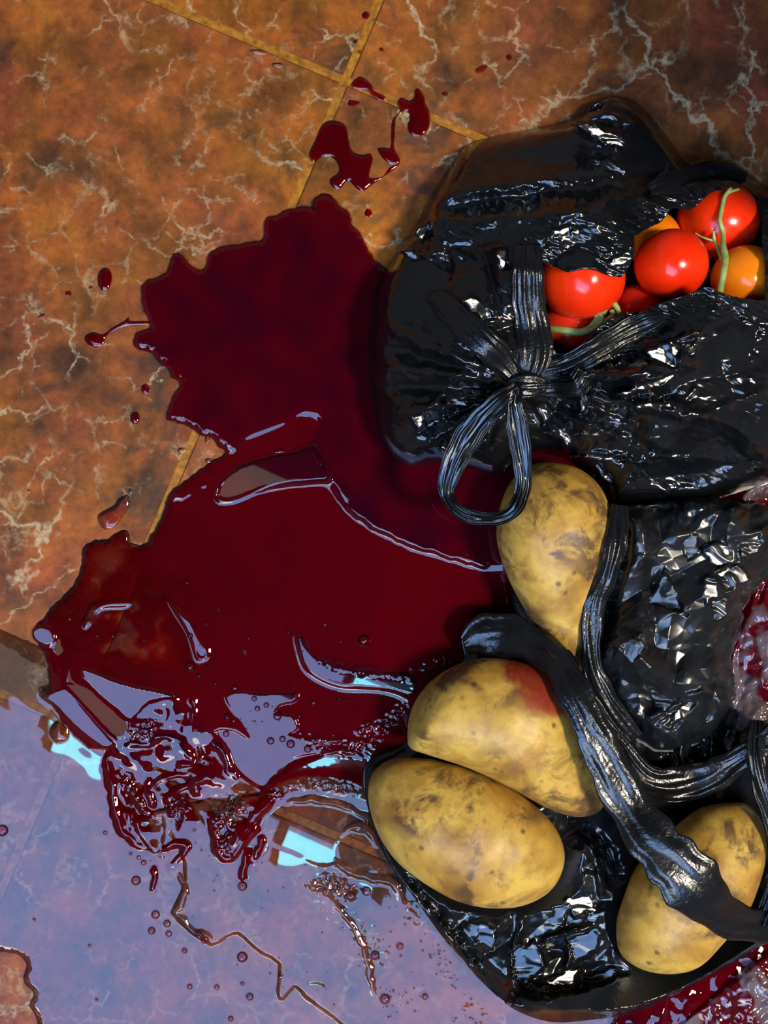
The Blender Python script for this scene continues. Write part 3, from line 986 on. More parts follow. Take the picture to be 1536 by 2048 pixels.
splash(C8([(680, 555), (735, 510), (800, 550), (835, 605), (900, 640), (908, 662), (870, 674), (820, 642), (780, 600), (720, 596), (685, 582)]), 'elongated red splash just right of the tile corner', 1.2)
splash(C8([(653, 690), (665, 668), (722, 674), (738, 690), (700, 708), (662, 710)]), 'small oval red drop below the tile corner', 1.1, 3)
splash(ell(732, 31, 8, 8), 'round red drop on the joint near the top edge', 1.2, 3.4)
splash(ell(711, 84, 5, 4), 'tiny red drop on the joint above the tile corner', 1.2, 2)
splash(ell(720, 104, 4, 4), 'tiny red drop right of the joint, close above the tile corner', 1.2, 2)
splash(ell(763, 99, 5, 4.5), 'tiny red drop on the tile upper right of the corner', 1.2, 2)
splash(ell(737, 426, 8, 9), 'round red drop in the shadow left of the tomato bag', 1.2, 3)
splash(ell(890, 188, 7, 5), 'small red drop between tailed splash and bag', 1.0, 2)
splash(ell(963, 138, 14, 7, -0.5), 'faint red smear on the tile above the tomato bag', 0.7, 2)
splash(ell(1018, 115, 6, 7), 'small red drop on a cream vein above the bag', 1.0, 2)
splash(ell(210, 558, 15, 24, 0.1), 'large lone red drop on the tile left of the puddle', 1.2, 5)
splash(ell(182, 575, 5, 4), 'tiny red drop beside the large lone drop', 1.0, 2)
splash(ell(137, 587, 7, 6), 'small red drop left of the large lone drop', 0.9, 2)
splash(ell(83, 632, 8, 4, -0.6), 'small faint red streak farthest left of the puddle', 0.8, 2)
splash([(170, 672), (186, 664), (206, 668), (226, 654), (246, 643), (258, 634), (262, 642), (296, 642), (298, 650), (262, 652), (240, 656), (214, 672), (206, 690), (188, 694), (172, 686)], 'red splash with a tail reaching to the puddle\'s left side', 1.1, 4.5)
splash(ell(291, 778, 10, 10), 'round bright red drop left of the puddle', 0.9, 3)
splash(ell(270, 836, 10, 13), 'red drop with a pale glint below the bright drop', 1.1, 5)
splash([(194, 1034), (206, 1022), (228, 1010), (238, 996), (256, 990), (260, 1006), (252, 1026), (240, 1046), (222, 1060), (204, 1056)], 'clear pinkish drop on the tile left of the puddle', 0.10, 6, 9, name='clear_drop', cat='drop')
splash(ell(363, 901, 9, 6), 'small clear drop by the puddle and the lower joint', 0.03, 4, name='clear_drop', cat='drop')
splash(ell(418, 922, 8, 6), 'small clear drop in the gap under the dark lobe', 0.05, 4, name='clear_drop', cat='drop')
splash(ell(415, 878, 6, 9), 'small clear drop on the joint at the puddle edge', 0.05, 4, name='clear_drop', cat='drop')
splash(ell(58, 982, 4, 4), 'tiny clear drop on the orange tile at left', 0.03, 3, name='clear_drop', cat='drop')
splash(ell(262, 982, 5, 5), 'tiny clear drop above the pinkish drop', 0.03, 3, name='clear_drop', cat='drop')
splash(ell(518, 104, 18, 5, 0.15), 'flat clear water streak below the upper joint, left one', 0.0, 3, 4, name='clear_drop', cat='drop')
splash(ell(556, 130, 12, 5, 0.1), 'flat clear water streak below the upper joint, right one', 0.0, 3, 4, name='clear_drop', cat='drop')

# added block out of view, put there only to shade the upper right corner
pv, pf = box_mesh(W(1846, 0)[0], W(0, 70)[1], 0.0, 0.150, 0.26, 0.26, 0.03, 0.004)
pl_ = mesh_obj('shade_blocker', pv, pf, M['ceiling'], smooth=False)
tag(pl_, 'added low block out of view at right that casts the corner shadow', 'blocker', kind='structure')

# ================================================================ TOMATOES
TOM = [  # u, v, radius px in the photo, centre height px, material, label
    (1437, 443, 82, 80, 'tom_red', 'large red tomato behind a green stem at the upper right of the bag opening'),
    (1343, 529, 73, 158, 'tom_red', 'round red tomato with a bright glint in the middle of the bag opening'),
    (1489, 556, 67, 150, 'tom_orange', 'large orange tomato at the right end of the bag opening'),
    (1163, 556, 86, 160, 'tom_red', 'red tomato half covered by the torn black film edge'),
    (1138, 655, 62, 96, 'tom_shaded', 'red tomato in shade under a pale stem nearest the knot'),
    (1272, 628, 60, 92, 'tom_shaded', 'shaded red tomato beside the curled green stem'),
    (1305, 478, 56, 70, 'tom_orange', 'orange tomato showing only a sliver beneath the bag film'),
]
def uv_sphere(nu=48, nv=28):
    v, f = [], []
    for j in range(nv + 1):
        a = math.pi * j / nv
        for i in range(nu):
            b = 2 * math.pi * i / nu
            v.append((math.sin(a) * math.cos(b), math.sin(a) * math.sin(b), math.cos(a)))
    for j in range(nv):
        for i in range(nu):
            f.append((j * nu + i, (j + 1) * nu + i, (j + 1) * nu + (i + 1) % nu, j * nu + (i + 1) % nu))
    return np.array(v), np.array(f)
sv, sf = uv_sphere()
tom_sph = []
for k, (u, v, r, zp, mt, lab) in enumerate(TOM):
    cx, cy, cz = W(u, v, zp)
    R = r * S * (HC - zp * S) / HC
    rs = np.random.RandomState(k)
    tilt = rs.uniform(-0.9, 0.9, 2)
    q = sv.copy()
    phi = np.arctan2(q[:, 1], q[:, 0])
    q *= (1 + 0.012 * np.cos(5 * phi + k) * np.sin(np.arccos(np.clip(q[:, 2], -1, 1))) ** 2)[:, None]
    q[:, 2] *= 0.96
    q[:, 2] -= 0.10 * np.exp(-((1 - sv[:, 2]) / 0.05))        # dimple at the stalk end
    ax, ay = tilt[0] + 2.0, tilt[1]
    Rx = np.array([[1, 0, 0], [0, math.cos(ax), -math.sin(ax)], [0, math.sin(ax), math.cos(ax)]])
    Ry = np.array([[math.cos(ay), 0, math.sin(ay)], [0, 1, 0], [-math.sin(ay), 0, math.cos(ay)]])
    q = q @ Rx.T @ Ry.T
    vv = q * R + np.array([cx, cy, cz])
    o = mesh_obj('tomato', vv, sf, M[mt], None, origin=(cx, cy, cz - R))
    tag(o, lab, 'tomato', 'tomatoes in the black bag')
    tom_sph.append((u, v, r, zp))

def top_z(u, v):
    z = 20.0
    for a, b, r, zp in tom_sph:
        d2 = (u - a) ** 2 + (v - b) ** 2
        if d2 < r * r:
            z = max(z, zp + math.sqrt(r * r - d2) * 0.95)
    return z

def tube_path(pts, rad, n=10, sub=8):
    """pts: (u,v,z) px; rad: radius list px -> world tube mesh"""
    P = smooth_poly(np.array(pts, float), False, sub)
    rr = np.interp(np.linspace(0, 1, len(P)), np.linspace(0, 1, len(rad)), rad)
    X = np.array([W(*p) for p in P])
    v, f = [], []
    up = np.array([0.13, 0.21, 0.97])
    for i in range(len(X)):
        t = X[min(i + 1, len(X) - 1)] - X[max(i - 1, 0)]
        t /= np.linalg.norm(t) + 1e-12
        s = np.cross(t, up); s /= np.linalg.norm(s) + 1e-12
        w = np.cross(s, t)
        for k in range(n):
            a = 2 * math.pi * k / n
            v.append(X[i] + rr[i] * S * (math.cos(a) * s + math.sin(a) * w))
    for i in range(len(X) - 1):
        for k in range(n):
            f.append((i * n + k, i * n + (k + 1) % n, (i + 1) * n + (k + 1) % n, (i + 1) * n + k))
    f.append(tuple(range(n - 1, -1, -1)))
    f.append(tuple(range((len(X) - 1) * n, len(X) * n)))
    return np.array(v), f

def vine(label, name, parts, origin):
    e = empty(name, W(origin[0], origin[1], 0))
    tag(e, label, 'stem', 'tomato stems in the bag')
    for nm, pts, rad in parts:
        v_, f_ = tube_path(pts, rad)
        mesh_obj(nm, v_, f_, M['stem'], e)
    return e
def on_tom(pts, lift):
    raw = [max(top_z(u, v), 150) + lift for u, v in pts]
    sm = [max(raw[i], 0.5 * (raw[max(i - 1, 0)] + raw[min(i + 1, len(raw) - 1)])) for i in range(len(raw))]
    return [(u, v, z) for (u, v), z in zip(pts, sm)]
vine('long upright green stem lying across the large red tomato', 'tomato_vine', [
    ('main_stem', on_tom([(1462, 376), (1450, 392), (1444, 415), (1440, 440), (1446, 465), (1446, 490), (1450, 515), (1447, 545), (1442, 570), (1437, 592)], 7), [3, 4, 4.5, 4, 4.5, 5.5, 7, 6.5, 6.5, 7.5]),
    ('side_stem', on_tom([(1448, 524), (1440, 508), (1433, 490), (1428, 474), (1428, 462)], 6), [5, 4, 3.5, 3, 2.4]),
    ('side_stem', on_tom([(1432, 482), (1415, 478), (1400, 472), (1390, 466)], 4), [2.4, 2, 1.6, 1.2]),
    ('side_stem', on_tom([(1450, 392), (1460, 384), (1478, 378)], 5), [3.5, 3, 2.5]),
], (1445, 500))
vine('short curled green stem between the knot and the shaded tomato', 'tomato_vine', [
    ('main_stem', [(1096, 657, 130), (1125, 660, 148), (1160, 664, 155), (1182, 656, 160), (1196, 640, 166), (1206, 622, 172), (1214, 606, 176), (1226, 606, 176), (1236, 620, 172), (1240, 640, 165)], [7, 7, 7.5, 8, 9, 8, 6.5, 6, 5, 4]),
    ('side_stem', [(1180, 660, 165), (1196, 650, 172), (1204, 636, 176), (1198, 628, 176), (1190, 634, 172)], [6, 5.5, 5, 4, 3]),
    ('side_stem', [(1196, 650, 170), (1214, 640, 172), (1226, 630, 172), (1222, 620, 176)], [5, 5, 5, 4]),
], (1170, 640))

# ================================================================ POTATOES
def potato(outline, label, bottom=13.0, flat=0.84, stain=None, seed=0):
    p = smooth_poly(outline, True, 10)
    ctr = p.mean(0)
    q = p - ctr
    w_, ev = np.linalg.eigh(q.T @ q)
    ax = ev[:, 1]; ay = np.array([-ax[1], ax[0]])
    s = q @ ax; t = q @ ay
    s0, s1 = s.min(), s.max()
    NS, NC = 56, 44
    ss = 0.5 * (s0 + s1) - 0.5 * (s1 - s0) * np.cos(np.linspace(0, np.pi, NS))
    lo, hi = [], []
    n = len(p)
    for x in ss:
        xx = np.clip(x, s0 + 1e-3, s1 - 1e-3)
        c = []
        for i in range(n):
            j = (i + 1) % n
            if (s[i] - xx) * (s[j] - xx) <= 0 and s[i] != s[j]:
                c.append(t[i] + (t[j] - t[i]) * (xx - s[i]) / (s[j] - s[i]))
        lo.append(min(c)); hi.append(max(c))
    lo = np.array(lo); hi = np.array(hi)
    hw = (hi - lo) / 2; mid = (hi + lo) / 2
    mx = hw.max()
    zc0 = bottom + flat * mx * 0.95
    k0 = (HC - zc0 * S) / HC
    v, f, sta = [], [], []
    for i in range(NS):
        zc = zc0 - 0.30 * (mx - hw[i]) * flat            # thin ends sag a little
        for c in range(NC):
            a = 2 * math.pi * c / NC
            lat = mid[i] + hw[i] * math.cos(a)
            zz = flat * hw[i] * math.sin(a)
            uv = ctr + ax * ss[i] + ay * lat
            bump = 1 + 0.012 * math.sin(uv[0] / 23.0 + seed) * math.cos(uv[1] / 31.0 + 2 * seed) + 0.010 * math.sin(uv[0] / 11.0 + uv[1] / 17.0 + seed)
            X = (uv[0] - CU) * S * k0; Y = -(uv[1] - CV) * S * k0
            v.append((X, Y, (zc + zz * bump) * S))
            if stain:
                d = sdf(np.array([uv[0] + 9 * math.sin(uv[1] / 11.0)]), np.array([uv[1]]), stain)[0]
                sta.append(float(np.clip(0.5 + d / 14, 0, 1)) if math.sin(a) > -0.2 else 0.0)
            else:
                sta.append(0.0)
    for i in range(NS - 1):
        for c in range(NC):
            f.append((i * NC + c, (i + 1) * NC + c, (i + 1) * NC + (c + 1) % NC, i * NC + (c + 1) % NC))
    v = np.array(v)
    # outward normals
    f = np.array(f)
    i0 = len(f) // 2
    nrm = np.cross(v[f[i0][1]] - v[f[i0][0]], v[f[i0][2]] - v[f[i0][0]])
    if np.dot(nrm, v[f[i0]].mean(0) - v.mean(0)) < 0:
        f = f[:, ::-1].copy()
    o = mesh_obj('potato', v, f, M['potato'], None, attrs={'stain': sta})
    tag(o, label, 'potato', 'potatoes among the black bags')
    return o
potato([(1075, 926), (1030, 955), (1003, 1005), (993, 1070), (1010, 1140), (1045, 1210), (1082, 1262), (1120, 1312), (1158, 1345), (1176, 1335), (1186, 1262), (1196, 1192), (1214, 1120), (1223, 1045), (1204, 980), (1165, 940), (1120, 925)],
    'pear-shaped potato with its narrow end down, just below the tomato bag', seed=1)
potato([(815, 1478), (822, 1430), (850, 1380), (890, 1345), (950, 1320), (1020, 1320), (1085, 1340), (1122, 1380), (1150, 1440), (1185, 1510), (1216, 1585), (1204, 1628), (1155, 1637), (1092, 1616), (1014, 1572), (934, 1534), (852, 1508), (822, 1498)],
    'big potato with a red stain on its upper end', seed=2,
    stain=[(1006, 1322), (1060, 1300), (1120, 1320), (1160, 1400), (1120, 1424), (1076, 1414), (1044, 1394), (1022, 1372), (1010, 1350)])
potato([(736, 1600), (744, 1556), (780, 1526), (840, 1520), (910, 1531), (985, 1557), (1055, 1600), (1110, 1655), (1132, 1715), (1116, 1772), (1068, 1804), (1000, 1814), (920, 1800), (850, 1764), (790, 1718), (752, 1660)],
    'large oval potato nearest the watery pool, with brown scabs', seed=3)
potato([(1462, 1612), (1405, 1622), (1352, 1660), (1310, 1700), (1272, 1745), (1250, 1800), (1236, 1855), (1246, 1916), (1288, 1944), (1345, 1946), (1398, 1926), (1446, 1874), (1484, 1830), (1514, 1768), (1534, 1700), (1528, 1645), (1502, 1616)],
    'potato crossed by the black bag strap at lower right', seed=4)

# ================================================================ BAGS
def ribbon(pts, th, mat, name, parent, ridges=7, ramp=0.45, sub=10, n=56, seed=0, closed=False):
    """gathered film: a flattened, lengthwise-wrinkled tube. pts: (u, v, z, halfwidth) px"""
    P = smooth_poly(np.array(pts, float), closed, sub)
    L = len(P)
    t = np.gradient(P[:, :2], axis=0)
    t /= np.linalg.norm(t, axis=1)[:, None] + 1e-9
    nrm = np.stack([-t[:, 1], t[:, 0]], 1)
    s = np.concatenate([[0], np.cumsum(np.linalg.norm(np.diff(P[:, :2], axis=0), axis=1))])
    a = np.linspace(0, 2 * np.pi, n, endpoint=False)
    A, SS = np.meshgrid(a, s)
    lat = np.cos(A)
    hw = P[:, 3][:, None]
    w1 = gnoise(lat * ridges * 10 + SS * 0.05, SS * 0.06, 10, 200 + seed) + 0.45 * gnoise(lat * ridges * 20, SS * 0.07, 10, 201 + seed) + 0.5 * (facet(SS * 0.5 + lat * 30, lat * 50 + SS * 0.1, 30, 203 + seed) - 0.5)
    wob = 1 + 0.16 * gnoise(SS, SS * 0, 40, 202 + seed)
    zz = P[:, 2][:, None] + th * np.sign(np.sin(A)) * np.abs(np.sin(A)) ** 0.7 + th * ramp * w1 * (np.abs(np.sin(A)) > 0.02)
    uu = P[:, 0][:, None] + nrm[:, 0][:, None] * hw * wob * lat
    vv = P[:, 1][:, None] + nrm[:, 1][:, None] * hw * wob * lat
    k = (HC - zz * S) / HC
    X = np.stack([(uu - CU) * S * k, -(vv - CV) * S * k, zz * S], 2).reshape(-1, 3)
    f = []
    for i in range(L - 1):
        for c in range(n):
            f.append((i * n + c, i * n + (c + 1) % n, (i + 1) * n + (c + 1) % n, (i + 1) * n + c))
    return mesh_obj(name, X, np.array(f), mat, parent)

def aim(u, v, z, target):
    """slope of a flat fold of film at (u, v, z px) that faces midway between the viewer side and a lamp"""
    p = np.array(W(u, v, z)); c = np.array([0, 0, HC]) - p; l = np.array(target) - p
    h = c / np.linalg.norm(c) + l / np.linalg.norm(l)
    return -h[0] / h[2], h[1] / h[2]
WIN = mirror_pt(420, 1620, CEIL)
def film_facets(Gx, Z, items, crk=2.4):
    for poly, tgt in items:
        p = np.array(poly, float)
        d = Gx.sdf(p, 20) + 5.0 * gnoise(Gx.U, Gx.V, 21, 77) + 2.0 * gnoise(Gx.U, Gx.V, 9, 79)
        inn = d > 0
        if not inn.any():
            continue
        m = smoothstep(-3.5, 3.0, d)
        uc, vc = p.mean(0)
        z0 = np.median(Z[inn])
        su, sv_ = aim(uc, vc, z0, KEY if tgt == 'k' else WIN)
        pl = z0 + 2 + su * (Gx.U - uc) + sv_ * (Gx.V - vc) + crk * (facet(Gx.U * 0.8 + Gx.V * 0.35, Gx.V * 1.15 - Gx.U * 0.3, 21, 78, 1.3) - 0.5)
        Z[:] = Z * (1 - m) + pl * m

# ---- bag of tomatoes
bagA = empty('plastic_bag', (W(1150, 640)[0], W(1150, 640)[1], 0))
tag(bagA, 'knotted black plastic bag torn open over tomatoes', 'plastic bag', 'black plastic bags')
A_OUT = [(800, 486), (826, 460), (846, 420), (862, 390), (900, 332), (932, 292), (1000, 270), (1080, 255), (1150, 238), (1188, 205), (1222, 193), (1270, 205), (1310, 244), (1350, 296), (1382, 331), (1440, 335), (1488, 348),
    (1530, 372), (1600, 400), (1690, 480), (1730, 640), (1700, 800), (1640, 920), (1560, 960), (1480, 984), (1400, 1004), (1300, 1004), (1230, 1008), (1205, 962), (1150, 925), (1090, 905), (1040, 918), (1000, 950), (940, 940), (880, 925), (828, 934), (790, 915),
    (762, 880), (750, 840), (742, 780), (735, 710), (738, 650), (746, 590), (764, 545), (786, 515)]
HOLE = [(1071, 517), (1092, 528), (1115, 536), (1135, 546), (1160, 540), (1190, 540), (1220, 552), (1243, 555), (1260, 530), (1270, 505), (1269, 472), (1298, 456), (1325, 442), (1334, 430), (1345, 415), (1362, 419), (1382, 420),
    (1402, 404), (1420, 386), (1450, 377), (1490, 374), (1512, 392), (1524, 440), (1524, 490), (1530, 530), (1529, 600), (1490, 598), (1450, 588), (1412, 572), (1390, 585), (1365, 592), (1330, 603), (1308, 612), (1285, 622), (1245, 627), (1215, 640),
    (1200, 655), (1180, 672), (1160, 690), (1148, 706), (1130, 710), (1112, 704), (1100, 680), (1092, 645), (1086, 605), (1088, 580), (1076, 545)]
GA = Grid(716, 1750, 180, 1030, 2.5)
dA = GA.sdf(smooth_poly(A_OUT, True, 3), 40, 2)
dH = GA.sdf(HOLE, 60)
Hm, Dm = 250.0, 215.0
ZA = 12 + 128 * (1 - np.exp(-np.clip(dA, 0, None) / 15)) + 108 * smoothstep(0, 240, dA)
UA, VA = GA.U, GA.V
topflap = smoothstep(18, -22, VA - np.interp(UA, [740, 860, 1000, 1180, 1300, 1385, 1500], [470, 422, 394, 374, 352, 337, 330]))
leftsm = smoothstep(1010, 900, UA) * smoothstep(500, 560, VA)
rightsm = smoothstep(1330, 1420, UA) * smoothstep(600, 640, VA) * smoothstep(1100, 760, VA)
amp = 1.0 - 0.70 * topflap - 0.40 * leftsm - 0.25 * rightsm
rim = smoothstep(0, 40, dA)
cr = 70 * (facet(UA, VA, 124, 301) - 0.5) + 34 * (facet(UA, VA, 58, 302) - 0.5) + 6.0 * (facet(UA, VA, 25, 303) - 0.5)
ZA = ZA + amp * rim * cr
# fine horizontal-ish wrinkles of stretched film above and below the opening
band = np.exp(-((dH + 26) / 26.0) ** 2) * (dH < 0)
ZA += band * 7.0 * gnoise((UA + 0.6 * VA) * 0.30, VA - 0.45 * UA, 9, 304)
def fa(pts, w, a, kind='gauss', taper=0.4):
    GA.stroke(pts, w, a, kind, taper, ZA)
fa([(760, 470), (862, 422), (1000, 394), (1180, 374), (1300, 352), (1384, 338)], 20, -30)
fa([(800, 440), (900, 400), (1040, 372), (1180, 352)], 16, 14)
fa([(840, 480), (980, 440), (1100, 430), (1200, 415), (1300, 385)], 16, 18)
ZA *= 1 - 0.25 * smoothstep(400, 300, VA)
fa([(1130, 246), (1190, 262), (1262, 300)], 20, 34, 'gauss', 0.25)
fa([(1150, 225), (1215, 232), (1260, 252)], 9, 12)
fa([(1290, 250), (1340, 320), (1370, 340)], 8, 10)
KX, KY = 1046, 770
for i, (x, y, a) in enumerate([(752, 640, 16), (744, 690, -13), (742, 735, 15), (744, 775, -14), (760, 830, 16), (790, 880, -12), (835, 905, 16), (890, 900, -14), (960, 900, 12),
                               (1345, 752, 22), (1300, 700, -16), (1380, 790, -14), (1330, 812, 18), (1280, 850, -16), (1240, 880, 18), (1180, 905, -12), (1120, 890, 16), (1420, 720, 14), (1460, 840, 12)]):
    mxp, myp = (KX + x) / 2 + 8 * math.sin(i * 2.1), (KY + y) / 2 + 8 * math.cos(i * 1.7)
    fa([(KX + (x - KX) * 0.06, KY + (y - KY) * 0.06), (mxp, myp), (x, y)], 13, a, 'gauss', 0.2)
for pts, w, a in [([(1140, 915), (1190, 905), (1250, 916), (1330, 934)], 7, 10), ([(1230, 800), (1310, 812), (1400, 806)], 6, 9), ([(1330, 690), (1380, 668), (1410, 664)], 8, 12), ([(1240, 790), (1300, 760), (1340, 748)], 6, 12),
                  ([(1060, 860), (1120, 890), (1200, 960)], 10, -12), ([(1180, 820), (1290, 890), (1390, 975)], 9, -12), ([(1380, 840), (1480, 800), (1560, 770)], 9, 8), ([(800, 520), (870, 505), (960, 520)], 10, 10),
                  ([(880, 480), (900, 520), (890, 580)], 9, -12), ([(960, 480), (985, 560), (1000, 640)], 9, -14)]:
    fa(pts, w, a)
# the film lies on the tomatoes it covers
for a_, b_, r_, zp_ in tom_sph:
    d2 = (UA - a_) ** 2 + (VA - b_) ** 2
    m_ = d2 < (r_ + 8) ** 2
    cap = zp_ + np.sqrt(np.clip((r_ + 6) ** 2 - d2, 0, None)) + 4
    ZA = np.where(m_ & (dH < 0), np.maximum(ZA, cap), ZA)
film_facets(GA, ZA, [
    ([(1146, 244), (1190, 250), (1240, 274), (1264, 297), (1214, 288), (1170, 268)], 'k'), ([(1180, 230), (1225, 228), (1264, 248), (1262, 256), (1222, 240), (1182, 240)], 'w'),
    ([(1170, 216), (1196, 204), (1206, 210), (1180, 226)], 'k'), ([(1180, 318), (1210, 316), (1256, 344), (1250, 352), (1210, 338)], 'w'), ([(1070, 362), (1105, 356), (1122, 366), (1080, 372)], 'w'),
    ([(1288, 702), (1340, 680), (1364, 690), (1352, 736), (1310, 724)], 'k'), ([(1370, 700), (1406, 668), (1416, 674), (1384, 712)], 'k'),
    ([(1228, 786), (1290, 765), (1345, 745), (1352, 754), (1300, 780), (1240, 794)], 'k'), ([(1158, 826), (1166, 776), (1184, 772), (1174, 824)], 'k'), ([(1270, 808), (1340, 802), (1345, 816), (1276, 822)], 'k'),
    ([(820, 834), (844, 828), (852, 852), (836, 864)], 'k'), ([(866, 882), (888, 870), (898, 908), (876, 898)], 'k'), ([(880, 800), (890, 794), (892, 840), (884, 836)], 'w'), ([(905, 800), (950, 800), (940, 814), (912, 814)], 'w'),
    ([(1158, 866), (1195, 862), (1214, 878), (1180, 878)], 'k'), ([(1188, 924), (1212, 938), (1224, 966), (1200, 956)], 'k'), ([(1288, 944), (1330, 970), (1338, 988), (1305, 970)], 'k'),
    ([(1072, 812), (1092, 806), (1102, 842), (1086, 852)], 'k'), ([(1110, 850), (1142, 880), (1138, 898), (1116, 872)], 'k'), ([(1140, 912), (1200, 910), (1250, 918), (1248, 926), (1190, 920)], 'k'), ([(1000, 930), (1020, 916), (1030, 924), (1010, 944)], 'k'),
    ([(1098, 455), (1140, 453), (1142, 476), (1104, 473)], 'k'), ([(1214, 527), (1266, 488), (1264, 516), (1250, 532), (1226, 534)], 'k'), ([(826, 466), (860, 440), (864, 470), (840, 484)], 'k'), ([(892, 485), (940, 477), (952, 490), (900, 498)], 'w'),
    ([(984, 505), (1010, 499), (1026, 530), (1000, 541)], 'k'), ([(922, 600), (950, 590), (992, 640), (965, 642)], 'k'), ([(800, 500), (826, 500), (850, 520), (820, 518)], 'w'), ([(1060, 480), (1090, 476), (1086, 492), (1062, 494)], 'w'),
    ([(1494, 748), (1515, 764), (1510, 778), (1497, 766)], 'k'), ([(1210, 440), (1232, 432), (1236, 448), (1214, 454)], 'k'), ([(1370, 800), (1390, 770), (1396, 780), (1384, 806)], 'k'), ([(1300, 905), (1380, 910), (1376, 918), (1300, 914)], 'k'),
    ([(960, 660), (985, 655), (1000, 690), (985, 694)], 'k')])
ZA += 5.0 * (facet(UA, VA, 30, 306) - 0.5) * rim * (dH > -70)
ZA = np.maximum(ZA, 8 + 6 * rim)
film = grid_mesh('bag_film', GA, np.minimum(dA, -dH + 1.2 * gnoise(UA, VA, 9, 305)), ZA, M['film'], bagA)
dL = dA - 26
lining = grid_mesh('bag_lining', Grid(716, 1750, 180, 1030, 10.0), Grid(716, 1750, 180, 1030, 10.0).sdf(smooth_poly(A_OUT, True, 3), 60) - 30, np.full(Grid(716, 1750, 180, 1030, 10.0).U.shape, 15.0), M['film'], bagA)
def zA(u, v):
    j = int(np.clip(round((v - GA.v[0]) / GA.step), 0, len(GA.v) - 1)); i = int(np.clip(round((u - GA.u[0]) / GA.step), 0, len(GA.u) - 1))
    return float(ZA[j, i])
def over(pts, lift):
    return [(u, v, max(zA(u, v), top_z(u, v)) + lift, w) for u, v, w in pts]
ribbon([(1036, 776, 262, 14), (1004, 800, 262, 22), (962, 840, 250, 26), (928, 886, 232, 27), (904, 935, 212, 24), (893, 982, 200, 16), (910, 1016, 200, 14), (950, 1036, 205, 14), (1000, 1036, 212, 14), (1032, 1014, 220, 15),
        (1046, 972, 226, 17), (1044, 920, 236, 20), (1036, 862, 250, 21), (1028, 810, 260, 16), (1036, 776, 262, 10)], 9, M['film'], 'handle_loop', bagA, 8, 0.8, seed=1)
ribbon(over([(862, 592, 14), (886, 606, 26), (930, 648, 30), (975, 690, 32), (1012, 730, 26), (1040, 764, 16)], 6), 11, M['film_strap'], 'strap', bagA, 3.5, 0.5, seed=2)
ribbon(over([(1056, 490, 26), (1056, 540, 32), (1056, 600, 33), (1064, 650, 34), (1070, 700, 34), (1062, 740, 26), (1048, 768, 16)], 6), 11, M['film_strap'], 'strap', bagA, 3.5, 0.5, seed=3)
ribbon(over([(1056, 766, 18), (1092, 744, 22), (1134, 734, 24), (1186, 706, 26), (1240, 674, 28), (1290, 650, 26), (1330, 634, 14)], 4), 8, M['film_strap'], 'strap', bagA, 8, 0.8, seed=4)
ribbon(over([(1060, 772, 16), (1110, 772, 22), (1150, 768, 24), (1166, 742, 18)], 6), 12, M['film_strap'], 'strap', bagA, 6, 0.8, seed=5)
ribbon(over([(1300, 385, 20), (1345, 375, 30), (1400, 352, 26), (1450, 350, 24), (1492, 360, 14)], 3), 8, M['film_strap'], 'torn_edge', bagA, 14, 0.9, seed=8)
kz = zA(KX, KY) + 14
ribbon([(1012, 772, kz - 8, 10), (1026, 771, kz, 24), (1046, 770, kz + 4, 30), (1068, 770, kz, 26), (1092, 770, kz - 8, 14)], 26, M['film_strap'], 'knot', bagA, 5, 0.35, seed=6)

# ---- bag of potatoes
bagB = empty('plastic_bag', (W(1200, 1650)[0], W(1200, 1650)[1], 0))
tag(bagB, 'opened black plastic bag crumpled under and around the potatoes', 'plastic bag', 'black plastic bags')
B_OUT = [(728, 1540), (750, 1512), (800, 1490), (850, 1440), (905, 1350), (926, 1310), (922, 1270), (945, 1240), (1000, 1225), (1060, 1240), (1130, 1290), (1190, 1300), (1300, 1330), (1480, 1400), (1660, 1420), (1680, 1800),
    (1600, 1860), (1536, 1886), (1480, 1918), (1400, 1962), (1330, 2000), (1260, 2028), (1180, 2040), (1100, 2044), (1030, 2020), (985, 1984), (935, 1934), (880, 1868), (832, 1800), (790, 1745), (758, 1690), (742, 1640), (730, 1590)]
GB = Grid(716, 1690, 1200, 2070, 2.5)
UB, VB = GB.U, GB.V
dB = GB.sdf(smooth_poly(B_OUT, True, 3), 40, 2)
rimB = smoothstep(0, 30, dB)
ZB = 11 + 3 * rimB
low = smoothstep(1620, 1760, VB)
ZB = ZB + rimB * (0.35 + 0.65 * low) * (34 * facet(UB, VB, 120, 311) + 22 * facet(UB, VB, 56, 312) + 8 * facet(UB, VB, 24, 313)) * smoothstep(0, 45, dB) + 10 * facet(UB, VB, 34, 314) * smoothstep(0, 12, dB)
def fb(pts, w, a, taper=0.4):
    GB.stroke(pts, w, a, 'gauss', taper, ZB)
fb([(738, 1560), (756, 1670), (800, 1752), (850, 1820), (900, 1886), (950, 1940), (1010, 2000)], 15, 46)
fb([(1010, 2008), (1080, 2020), (1180, 2012), (1290, 1986), (1400, 1938), (1500, 1884), (1600, 1840)], 30, 84, 0.05)
fb([(1010, 1990), (1100, 2000), (1200, 1985), (1300, 1960)], 9, 26)
fb([(850, 1800), (890, 1860), (940, 1925), (980, 1975)], 8, 22)
fb([(1046, 1820), (1036, 1880), (1026, 1950), (1024, 1996)], 8, 24)
fb([(1110, 1840), (1140, 1890), (1130, 1950)], 9, 20)
fb([(1060, 1900), (1120, 1870), (1200, 1850)], 10, 22)
fb([(1150, 1660), (1190, 1720), (1210, 1800)], 9, 24)
fb([(1180, 1650), (1220, 1700), (1240, 1760)], 8, -18)
for k in range(7):
    fb([(1320 + 32 * k, 1450), (1340 + 30 * k, 1530), (1350 + 30 * k, 1620)], 8, 16 if k % 2 else -10, 0.25)
